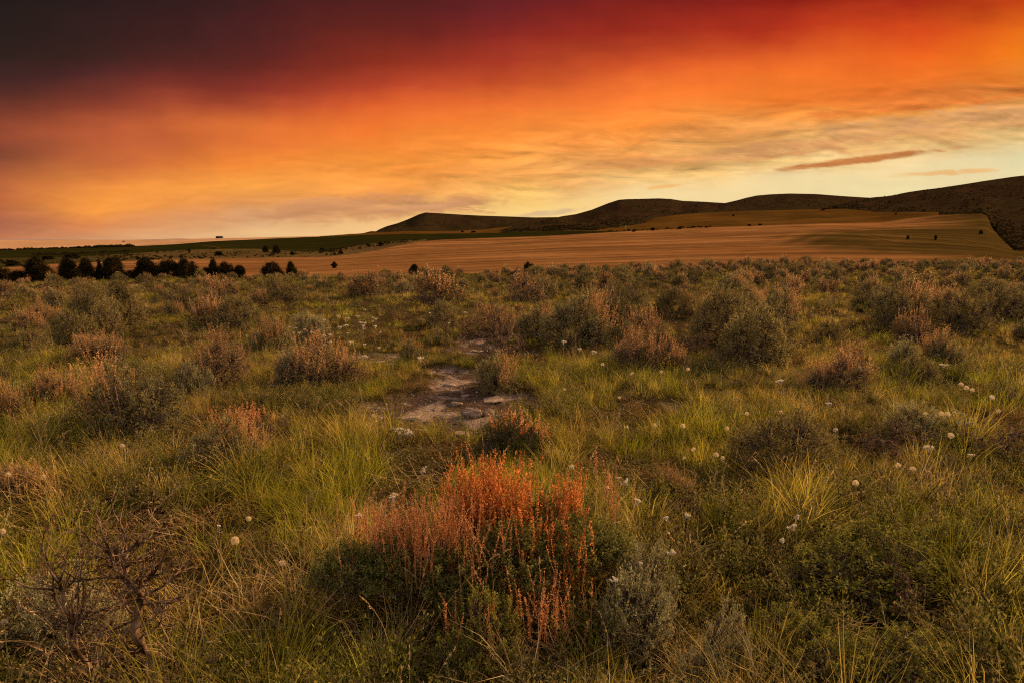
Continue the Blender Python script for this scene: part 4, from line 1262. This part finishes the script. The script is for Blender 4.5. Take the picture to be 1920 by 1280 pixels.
# ------------------------------------------------------------------ junipers
def juniper_meshes(seed, shape):
    """a crown two metres wide and high: cone, round or ragged"""
    rng = np.random.default_rng(seed)
    cb = MB(); tb = MB()
    tube(tb, [(0, 0, -.3), (.02, 0, .2), (-.02, .02, .7), (.03, 0, 1.3 if shape != 'round' else 1.0)], [.11, .09, .06, .02], .4, 7)
    n = 120; z = rng.uniform(.03, 1, n) ** .9
    if shape == 'cone': prof = (1 - z) ** .75 * .95 + .05
    elif shape == 'round': prof = np.sqrt(np.clip(1 - (z * 1.05 - .3) ** 2 / .6, .05, 1)) * .95
    else: prof = (.55 + .4 * np.sin(z * 9 + seed)) * (1 - z * .45)
    a = rng.uniform(0, 2 * PI, n)
    rr_ = prof * np.sqrt(rng.uniform(.25, 1, n)) * (.75 + .45 * vnoise(a * 1.3, z * 4, seed))
    P = np.column_stack([rr_ * np.cos(a), rr_ * np.sin(a), z * 1.9])
    for p in P[rng.choice(n, 22, False)]:
        q = np.array([0, 0, p[2] * .55])
        tube(tb, [q, (q + p) / 2 + [0, 0, .05], p], [.03, .02, .008], .4, 4)
    D = norm(P * [1, 1, .15] + [0, 0, .35])
    m = 95
    off = rng.normal(size=(n, m, 3)) * np.array([.10, .10, .11])
    tt = np.clip(rng.normal(.4, .2, (n, 1)) + rng.normal(0, .2, (n, m)), 0, 1)
    leaves(cb, (P[:, None] + off).reshape(-1, 3), (D[:, None] + rng.normal(size=(n, m, 3)) * .7).reshape(-1, 3), rng.uniform(.07, .15, n * m), .05, tt.ravel(), rng)
    return tb.mesh('juniper_trunk'), cb.mesh('juniper_crown')


JUN = {s: [juniper_meshes(k * 7 + j, s) for k in range(2)] for j, s in enumerate(('cone', 'round', 'ragged'))}
for v in JUN.values():
    for a, b in v: a.materials.append(M['bark']); b.materials.append(M['juniper'])


def tree(shape, v, p, wm, hm, label, group, name='juniper_tree'):
    o = thing(name, label, 'tree', tuple(p), float(R.uniform(0, 6)), group, (wm / 2, wm / 2, hm / 1.95))
    a, b = JUN[shape][v % 2]
    obj('trunk', a, None, o); obj('crown', b, None, o)


TREES = [
    ('ragged', 70, 487, 530, 48, 'tallest ragged juniper of the western row'), ('cone', 130, 491, 524, 38, 'dense pointed juniper just east of the tallest ragged one'), ('cone', 163, 491, 522, 30, 'narrow pointed juniper between the dense pointed one and double-topped one'),
    ('ragged', 188, 494, 521, 16, 'slim small juniper squeezed behind the double-topped one'), ('round', 213, 488, 522, 42, 'double-topped broad juniper of the western row'), ('cone', 274, 489, 520, 44, 'evenly cone-shaped juniper standing apart in the western row'),
    ('round', 318, 493, 519, 42, 'low round juniper, western of two joined crowns'), ('round', 350, 491, 519, 38, 'low round juniper, eastern of two joined crowns'), ('cone', 401, 492, 518, 18, 'thin spire juniper beside a low dark clump'), ('round', 425, 497, 518, 32, 'low dark juniper clump east of the thin spire'),
    ('round', 450, 502, 518, 24, 'smallest dark clump at the east end of the juniper clumps'), ('round', 511, 497, 516, 36, 'round dark juniper, western of two apart from the row'), ('ragged', 546, 496, 513, 26, 'ragged juniper, eastern of two apart from the row'), ('round', 5, 505, 530, 34, 'dark juniper cut by the west edge'),
    ('round', 35, 512, 532, 30, 'low dark juniper beneath the tallest ragged one'), ('round', 242, 512, 520, 18, 'little dark bush in the gap west of the cone-shaped juniper'), ('round', 387, 506, 518, 22, 'squat dark bush west of the thin spire juniper'), ('round', 85, 505, 536, 36, 'dark rounded juniper in front of the tallest ragged one'),
    ('round', 143, 510, 535, 26, 'small dark juniper in front of the dense pointed one'), ('ragged', 627, 494, 503, 12, 'tiny dark tree alone in the stubble field above the sagebrush'), ('ragged', 777, 500, 515, 22, 'lone dark bush on the crest above the tall greyish-pink sagebrush'), ('round', 992, 496, 508, 20, 'lone dark juniper bush on the crest below the wide stubble field'),
]
for k, (shp, x, yt, yb, w, lab) in enumerate(TREES):
    d = 118 if yb < 526 else 70
    if k >= 19: d = float(crest_d(x)) + (14 if k != 19 else 60)
    px0 = x
    P0 = at_d(px0, yb, d)
    z = float(gz(P0[0], P0[1]))
    if k == 19: P0 = surf_hit('wheat_field', x, yb); d = P0[1]; z = P0[2]
    zt = at_d(px0, yt - 2, d)[2]
    zb = min(P0[2], z) if z < P0[2] else z
    tree(shp, k, (P0[0], d, z - .1), w * d / F * (1.35 if k >= 19 else 1.5 if shp == 'cone' else 1.15), zt - z + .1, lab, 'junipers beyond the sagebrush flat')
FT = [
    (WK, 1702, 449, 5, 6, 'western of two lone trees in the green bowl of the field'), (WK, 1754, 451, 7, 8, 'eastern of two lone trees in the green bowl of the field'), (HK[3], 1864, 440, 8, 8, 'dark tree at the lower corner of the hillside scrub'), (UK, 1839, 439, 6, 6, 'dark tree at the corner of the upper field'),
    ('pasture', 1680, 403, 5, 3, 'single dark bush in the pasture below the long hillside'), ('pasture', 1375, 406, 4, 3, 'single dark bush in the pasture below the smooth hill'), (UK, 1274, 430, 8, 4, 'wider dark bush on the top edge of the upper field'), (UK, 1224, 433, 12, 5, 'long dark bush clump on the top edge of the upper field'),
    (UK, 1188, 435, 6, 4, 'small dark bush at the west end of the upper field top edge'), (UK, 1325, 427.5, 4, 3, 'tiny bush east of the wider one on the upper field edge'), (UK, 1405, 424, 9, 3, 'flat bush clump on the upper field edge under the smooth hill'), (UK, 1425, 423, 6, 3, 'flat bush beside the clump under the smooth hill'),
    ('scrub_slope', 639, 477, 9, 6, 'dark bush at the tip of the stubble field'), ('scrub_slope', 714, 461.5, 10, 7, 'dark bush by the slope above the stubble tip'), ('scrub_slope', 518, 475, 13, 12, 'largest dark tree of the valley scrub'), ('scrub_slope', 498, 474, 10, 11, 'dark tree just west of the largest valley scrub tree'),
    ('scrub_slope', 548, 479, 10, 6, 'dark bush east of the largest valley scrub tree'), ('scrub_slope', 604, 473, 9, 7, 'dark bush on the upper rim of the valley scrub'), ('scrub_slope', 410, 480, 16, 7, 'broad dark bush at the west of the valley scrub'), ('scrub_slope', 355, 475, 6, 7, 'small dark tree above the juniper row'),
    ('scrub_slope', 340, 485, 5, 6, 'small dark bush on the upper edge of stubble above joined crowns'), ('scrub_slope', 259, 487, 7, 5, 'small dark bush on the upper edge of stubble above the cone juniper'), ('pasture', 867, 436.5, 8, 3, 'western dark bush pair below the mesa'), ('pasture', 888, 436.5, 9, 3, 'eastern dark bush below the mesa'),
    ('scrub_slope', 135, 485, 26, 9, 'dark bush clump at the foot of the green field above the western junipers'), ('scrub_slope', 20, 499, 34, 9, 'dark scrub clump by the west edge above the stubble'), ('scrub_slope', 90, 487, 20, 6, 'lower dark bush west of the clump at the foot of the green field'),
]
for k, (key, x, y, w, h, lab) in enumerate(FT):
    p = surf_hit(key, x, y); s = px_of(*p)[2] / F
    tree(('round', 'ragged', 'round')[k % 3], k, (p[0], p[1], p[2] - .2 * s), w * s * 1.1, h * s * 1.15, lab, 'lone trees and bushes on the far fields', 'far_tree')


def bush_mesh(seed, mat):
    rng = np.random.default_rng(seed); mb = MB()
    n = 90; d = norm(rng.normal(size=(n, 3))); d[:, 2] = np.abs(d[:, 2])
    leaves(mb, d * rng.uniform(.3, .75, (n, 1)), d + rng.normal(size=(n, 3)) * .5, rng.uniform(.3, .6, n), .32, rng.uniform(0, .8, n), rng)
    me = mb.mesh('far_bush'); me.materials.append(mat); return me


BU = [bush_mesh(k, M['juniper']) for k in range(4)]


def far_scrub(name, sets, label):
    P = []; S = []
    for key, x0, x1, t0, t1, n, s0, s1, thr in sets:
        x = rg.uniform(x0, x1, n * 3); t_ = rg.uniform(t0, t1, n * 3)
        k = fbm(x / 25, t_ * 5, int(x0) % 50, 3) + rg.normal(0, .08, n * 3) > thr
        x, t_ = x[k][:n], t_[k][:n]
        P.append(surf_pt(key, x, t_)); S.append(rg.uniform(s0, s1, len(x)) * np.where(rg.random(len(x)) < .12, 1.6, 1))
    P = np.concatenate(P); S = np.concatenate(S); n = len(P)
    scatter(name, BU, P, np.column_stack([np.zeros((n, 2)), rg.uniform(0, 6.28, n)]), np.column_stack([S, S, S * rg.uniform(.7, 1.2, n)]), rg.integers(0, 4, n), label)


far_scrub('hill_scrub', [(HK[0], 700, 1290, .05, .97, 900, .8, 1.9, .45), (HK[1], 945, 1510, .02, .98, 1700, .8, 1.9, .46), (HK[1], 960, 1180, .0, .35, 500, .9, 2.2, .42), (HK[2], 1320, 1750, .05, .95, 600, .8, 1.7, .5), (HK[3], 1560, 2300, .02, .99, 4200, .6, 1.6, .47), (HK[3], 1800, 1905, .0, .07, 160, 1.0, 2.4, .3), (HK[3], 1850, 2200, .0, .4, 900, .6, 1.5, .44)], 'dark juniper scrub speckling the far hills')
far_scrub('valley_scrub', [('scrub_slope', 180, 640, .12, .98, 300, .5, 1.2, .48), ('scrub_slope', -200, 250, .2, .98, 120, .6, 1.4, .5), ('scrub_slope', 600, 790, .6, 1., 160, .8, 1.6, .35)], 'low dark brush on the slope between the fields')
far_scrub('tree_line', [('green_field', -300, 250, .955, .995, 420, 1.5, 3.6, .30), ('green_field', 160, 250, .95, 1., 90, 3., 5., .2), ('green_field', 60, 240, .25, .42, 130, 1.2, 2.4, .45), ('pasture', 1130, 1340, .02, .12, 60, 1.2, 2.2, .3)], 'thin far line of dark trees along the green field')

# ------------------------------------------------------------------ farm buildings far away
def building(px, py, w, h, label, d=None, key='far_plain', name='barn'):
    p = surf_hit(key, px, py) if d is None else at_d(px, py, d)
    s = px_of(*p)[2] / F; W, H = w * s, h * s; Dp = W * .5
    o = thing(name, label, 'barn', tuple(p))
    bm = bmesh.new(); e = H * .72
    r = bmesh.ops.create_cube(bm, size=1)
    for v in r['verts']: v.co = (v.co.x * W, v.co.y * Dp, (v.co.z + .5) * e - .5)
    me = bpy.data.meshes.new('wall'); bm.to_mesh(me); bm.free(); obj('wall', me, M['barn'], o)
    a, b = W * .52, Dp * .56
    V = [(-a, -b, e - .3), (a, -b, e - .3), (a, b, e - .3), (-a, b, e - .3), (-a, 0, H), (a, 0, H), (-a, -b, e - .75), (a, -b, e - .75), (a, b, e - .75), (-a, b, e - .75)]
    me = bpy.data.meshes.new('roof'); me.from_pydata(V, [], [(0, 1, 5, 4), (2, 3, 4, 5), (0, 4, 3, 9, 6), (1, 7, 8, 2, 5), (6, 7, 1, 0), (8, 9, 3, 2), (9, 8, 7, 6)]); obj('roof', me, M['barnroof'], o)
    bm = bmesh.new(); r = bmesh.ops.create_cube(bm, size=1)
    for v in r['verts']: v.co = (v.co.x * W * .16 + W * .1, v.co.y * .3 - Dp * .5 - .1, (v.co.z + .5) * e * .7)
    me = bpy.data.meshes.new('door'); bm.to_mesh(me); bm.free(); obj('door', me, M['barnroof'], o)


building(411.5, 447.3, 11.5, 4.2, 'long dark barn alone on the skyline above the green field')
building(232, 454, 4, 2, 'tiny dark shed out on the pale far plain', name='shed')
# pale post at the foot of the round hill
p = surf_hit('pasture', 1173, 429); s = px_of(*p)[2] / F
o = thing('utility_pole', 'thin pale pole at the foot of the rounded hill', 'pole', tuple(p))
mb = MB(); tube(mb, [(0, 0, -1), (0, 0, 6 * s)], [.5 * s * .5, .4 * s * .5], .5, 8); obj('pole', mb, M['pale'], o)
mb = MB(); tube(mb, [(-1.4 * s, 0, 5.2 * s), (1.4 * s, 0, 5.2 * s)], [.18 * s, .18 * s], .5, 6); obj('crossarm', mb, M['pale'], o)

# ------------------------------------------------------------------ light
SUN_AZ, SUN_EL = math.radians(55), math.radians(24)
sd = bpy.data.lights.new('sun', 'SUN'); sd.energy = 5.0; sd.angle = math.radians(6); sd.color = (1., .61, .27)
so = bpy.data.objects.new('sun', sd); COL.objects.link(so)
so.rotation_euler = Vector((math.sin(SUN_AZ) * math.cos(SUN_EL), math.cos(SUN_AZ) * math.cos(SUN_EL), math.sin(SUN_EL))).to_track_quat('Z', 'Y').to_euler()

world = bpy.data.worlds.new('World'); scene.world = world; world.use_nodes = True
world.node_tree.nodes.clear()
t = NT(world.node_tree)
tc = t.node('ShaderNodeTexCoord').outputs['Generated']
sx = t.node('ShaderNodeSeparateXYZ'); t.l.new(tc, sx.inputs[0])
X, Y, Z = sx.outputs
Yc = t.math('MAXIMUM', Y, .12)
a = t.math('DIVIDE', X, Yc); q = t.math('DIVIDE', Z, Yc)
cb = t.node('ShaderNodeCombineXYZ'); t.set(cb.inputs[0], a); t.set(cb.inputs[1], q); V = cb.outputs[0]


def q_of(py):
    yv = (640 - py) / F
    return (-ST + yv * CT) / (CT + yv * ST)


QT = q_of(-60)
# slow swelling of the cloud deck
w1 = t.noise(t.mapping(V, (2.6, 6.0, 1), (0, 0, .35)), 1.5, 4, .5)
w2 = t.noise(t.mapping(V, (2.6, 9.0, 1), (0, 0, -.16), (3.1, 1.7, 0)), 2.6, 4, .55)
fall = t.rng(q, .0, .05, .15, 1.)
qq = t.math('ADD', q, t.math('MULTIPLY', fall, t.math('ADD', t.math('MULTIPLY_ADD', w1, .060, -.030), t.math('MULTIPLY', t.rng(a, -.25, .25, .35, 1.), t.math('MULTIPLY_ADD', w2, .020, -.010)))))
aa = t.math('ADD', a, t.math('MULTIPLY_ADD', t.noise(t.mapping(V, (2, 5, 1), (0, 0, -.1), (7, 3, 0)), 2., 2, .5), .16, -.08))
COLS = {
    0: [(448, (190, 115, 80)), (420, (165, 100, 74)), (380, (186, 102, 64)), (340, (176, 94, 58)), (295, (122, 66, 50)), (255, (146, 72, 48)), (215, (116, 57, 42)), (180, (86, 46, 38)), (145, (60, 38, 36)), (110, (45, 33, 35)), (60, (38, 30, 32)), (0, (30, 25, 27))],
    240: [(446, (212, 150, 104)), (420, (224, 138, 80)), (390, (250, 158, 68)), (350, (242, 148, 66)), (300, (208, 112, 58)), (250, (188, 92, 54)), (210, (142, 64, 44)), (172, (108, 49, 40)), (135, (80, 40, 38)), (100, (64, 35, 37)), (60, (55, 32, 36)), (0, (45, 28, 33))],
    480: [(440, (236, 190, 134)), (410, (216, 160, 112)), (388, (224, 148, 84)), (350, (254, 166, 72)), (300, (244, 138, 56)), (262, (222, 114, 52)), (240, (222, 114, 52)), (200, (178, 78, 47)), (165, (138, 52, 40)), (120, (100, 38, 37)), (60, (78, 33, 38)), (0, (60, 30, 36))],
    720: [(430, (246, 198, 134)), (400, (236, 182, 114)), (372, (228, 158, 92)), (330, (254, 162, 74)), (290, (250, 150, 60)), (245, (238, 120, 48)), (205, (218, 94, 45)), (170, (184, 70, 42)), (120, (142, 48, 37)), (60, (104, 37, 36)), (0, (84, 31, 36))],
    960: [(410, (248, 210, 132)), (390, (250, 204, 120)), (360, (250, 190, 102)), (330, (247, 168, 86)), (300, (252, 162, 73)), (250, (254, 143, 57)), (200, (238, 114, 49)), (160, (200, 82, 41)), (120, (170, 58, 38)), (60, (136, 42, 35)), (0, (102, 33, 36))],
    1200: [(372, (243, 216, 158)), (355, (246, 214, 152)), (328, (248, 200, 122)), (300, (234, 166, 94)), (280, (250, 170, 88)), (230, (254, 150, 62)), (180, (248, 125, 50)), (132, (220, 92, 42)), (100, (190, 70, 36)), (60, (160, 46, 30)), (0, (124, 33, 28))],
    1440: [(365, (242, 217, 162)), (338, (242, 216, 160)), (312, (244, 200, 126)), (285, (234, 178, 104)), (245, (238, 166, 90)), (220, (250, 152, 68)), (190, (248, 130, 48)), (140, (244, 116, 42)), (90, (216, 86, 36)), (50, (180, 52, 28)), (0, (142, 33, 23))],
    1680: [(360, (238, 218, 164)), (300, (240, 213, 158)), (280, (236, 190, 122)), (250, (230, 170, 100)), (212, (240, 160, 75)), (184, (216, 118, 50)), (150, (235, 115, 40)), (100, (235, 100, 32)), (50, (215, 75, 28)), (0, (160, 42, 22))],
    1920: [(330, (232, 216, 166)), (288, (228, 216, 168)), (265, (230, 200, 135)), (230, (226, 176, 110)), (190, (235, 160, 80)), (150, (230, 135, 50)), (100, (240, 130, 28)), (50, (235, 115, 25)), (0, (205, 75, 22))],
}
fac = t.math('DIVIDE', qq, QT)
sky = None; prev = None
for pxk, stops in COLS.items():
    c = t.ramp(fac, [(max(0., q_of(py) / QT), s2l((c[0], c[1] + 1, c[2] - 5) if py < 125 and pxk < 800 else c)) for py, c in stops])
    ak = (pxk - 960) / F
    if sky is None: sky = c
    else: sky = t.mix(t.rng(aa, prev, ak), sky, c)
    prev = ak
# fine wisps that follow the slant of the deck
SL_ = (q_of(215) - q_of(395)) / ((1920 - 400) / F)
vv = t.math('SUBTRACT', q, t.math('MULTIPLY_ADD', a, SL_, q_of(329)))        # height over the slanting foot of the deck
rot = (0, 0, -math.atan(SL_))
m1 = t.mapping(V, (6.5, 38, 1), rot, (1, 2, 0)); m2 = t.mapping(V, (6.5, 38, 1), rot, (1., 2.22, 0))
s1 = t.noise(m1, 1., 8, .60, dist=.55); s1b = t.noise(m2, 1., 8, .60, dist=.55)
s2 = t.noise(t.mapping(V, (20, 80, 1), rot, (4, 8, 0)), 1., 7, .65, dist=.6)
band = t.math('MULTIPLY', t.math('MULTIPLY', t.rng(vv, -.055, -.02, 0, 1, True), t.rng(vv, .025, .090, 1, .0, True)), t.rng(a, -.42, .12, .25, 1., True))
# darker bodies of cloud in the slanting band
body_ = t.math('MULTIPLY', t.rng(t.math('MULTIPLY_ADD', s2, .32, s1), .60, .74, 0, 1, True), band)
sky = t.mix(t.math('MULTIPLY', body_, .42), sky, t.mix(1., sky, (.66, .50, .44), 'MULTIPLY'))
rel = t.math('MULTIPLY', t.math('SUBTRACT', s1, s1b), t.math('MULTIPLY_ADD', band, 1.9, .10))
# soft mottling and faint shafts under the dark deck
mo = t.noise(t.mapping(V, (5, 10, 1), (0, 0, .5), (2, 9, 0)), 1.3, 7, .58, dist=.25)
sf = t.noise(t.mapping(V, (30, 2.2, 1), (0, 0, .12), (5, 1, 0)), 1., 3, .5)
up_ = t.rng(q, .03, .12, .2, 1., True)
wis = t.math('ADD', t.math('ADD', 1.0, rel), t.math('MULTIPLY', up_, t.math('ADD', t.math('MULTIPLY_ADD', mo, .50, -.24), t.math('MULTIPLY_ADD', sf, .12, -.06))))


def streak(sky, px0, py0, px1, py1, thick, col, sc, off, strength=1., edge=(.46, .60), rag=.42):
    """one ragged bar of cloud between two directions"""
    x0, y0, x1, y1 = (px0 - 960) / F, q_of(py0), (px1 - 960) / F, q_of(py1)
    ln = math.hypot(x1 - x0, y1 - y0); ux, uy = (x1 - x0) / ln, (y1 - y0) / ln
    dx = t.math('SUBTRACT', a, (x0 + x1) / 2); dy = t.math('SUBTRACT', q, (y0 + y1) / 2)
    u = t.math('ADD', t.math('MULTIPLY', dx, ux), t.math('MULTIPLY', dy, uy))
    v = t.math('SUBTRACT', t.math('MULTIPLY', dy, ux), t.math('MULTIPLY', dx, uy))
    e = t.math('ADD', t.math('POWER', t.math('ABSOLUTE', t.math('DIVIDE', u, ln / 2)), 2.2), t.math('POWER', t.math('ABSOLUTE', t.math('DIVIDE', v, thick / F)), 2.))
    body = t.rng(e, 0, 1.6, rag, 0)
    n = t.math('MULTIPLY_ADD', s2, .6, t.math('MULTIPLY', s1, .4)) if sc < 4 else s2
    f = t.math('MULTIPLY', t.rng(t.math('ADD', n, body), edge[0] + .24, edge[1] + .34, 0, 1, True), strength)
    return t.mix(f, sky, s2l(col))


sky = streak(sky, 380, 406, 990, 376, 30, (206, 144, 98), 2.2, 1.3, .85)
sky = streak(sky, 660, 382, 970, 392, 15, (210, 150, 104), 5., 6.1, .85)
sky = streak(sky, 1240, 300, 1700, 254, 24, (212, 150, 94), 2.6, 3.9, .95)
sky = streak(sky, 1020, 322, 1330, 292, 10, (222, 152, 88), 2.4, 3.3, .85)
sky = streak(sky, 1420, 262, 2100, 190, 27, (214, 156, 100), 2.4, 8.3, .95)
sky = streak(sky, 1440, 226, 1990, 158, 17, (226, 124, 54), 2.6, 5.3, .9)
sky = streak(sky, 1390, 327, 1810, 273, 8.5, (184, 112, 58), 2.2, 7.7, .95)
sky = streak(sky, 1620, 332, 1880, 317, 7, (236, 180, 112), 3.2, 9.4, .8)
sky = streak(sky, 1200, 354, 1280, 346, 4.5, (238, 180, 110), 4.5, 4.4, .8)
sky = streak(sky, 945, 408, 1120, 390, 7, (212, 178, 138), 5., 2.9, .8)
hs = t.node('ShaderNodeHueSaturation'); t.set(hs.inputs['Color'], sky); t.set(hs.inputs['Value'], wis); hs.inputs['Saturation'].default_value = 1.; sky = hs.outputs[0]
# the rest of the dome, outside the picture: dusk sky with a little Nishita light
ns = t.node('ShaderNodeTexSky', sky_type='NISHITA'); ns.sun_disc = False
ns.sun_elevation = SUN_EL; ns.sun_rotation = SUN_AZ
nish = t.mix(1., ns.outputs[0], (.05, .05, .05), 'MULTIPLY')
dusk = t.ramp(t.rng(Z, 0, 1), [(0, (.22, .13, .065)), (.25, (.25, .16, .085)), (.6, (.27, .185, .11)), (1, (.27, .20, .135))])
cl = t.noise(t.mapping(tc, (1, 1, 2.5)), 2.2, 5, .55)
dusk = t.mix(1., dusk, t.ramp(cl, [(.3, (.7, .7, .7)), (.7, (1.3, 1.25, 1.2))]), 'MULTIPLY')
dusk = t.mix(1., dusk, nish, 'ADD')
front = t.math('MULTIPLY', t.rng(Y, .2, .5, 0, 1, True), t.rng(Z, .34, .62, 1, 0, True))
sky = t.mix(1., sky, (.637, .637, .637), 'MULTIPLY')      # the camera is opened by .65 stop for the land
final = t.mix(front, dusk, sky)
bg = t.node('ShaderNodeBackground'); t.set(bg.inputs['Color'], final); bg.inputs['Strength'].default_value = 1.
t.l.new(bg.outputs[0], t.node('ShaderNodeOutputWorld').inputs[0])
world.cycles.sampling_method = 'MANUAL'; world.cycles.sample_map_resolution = 512

# ------------------------------------------------------------------ camera and render
cd = bpy.data.cameras.new('camera'); cam = bpy.data.objects.new('camera', cd); COL.objects.link(cam)
cd.sensor_width = 36; cd.lens = 36 * F / 1920; cd.clip_start = .05; cd.clip_end = 90000
cam.location = (0, 0, EYE); cam.rotation_euler = (PI / 2 - TH, 0, 0)
scene.camera = cam
scene.view_settings.view_transform = 'Standard'; scene.view_settings.look = 'None'
scene.view_settings.exposure = .65; scene.view_settings.gamma = 1
scene.render.engine = 'CYCLES'
cy = scene.cycles
cy.use_denoising = False; cy.denoiser = 'OPENIMAGEDENOISE'
cy.max_bounces = 4; cy.diffuse_bounces = 2; cy.glossy_bounces = 1; cy.transmission_bounces = 3; cy.transparent_max_bounces = 2
cy.use_adaptive_sampling = True; cy.adaptive_threshold = .02
cy.filter_width = 1.2
cy.sample_clamp_direct = 4; cy.sample_clamp_indirect = 2
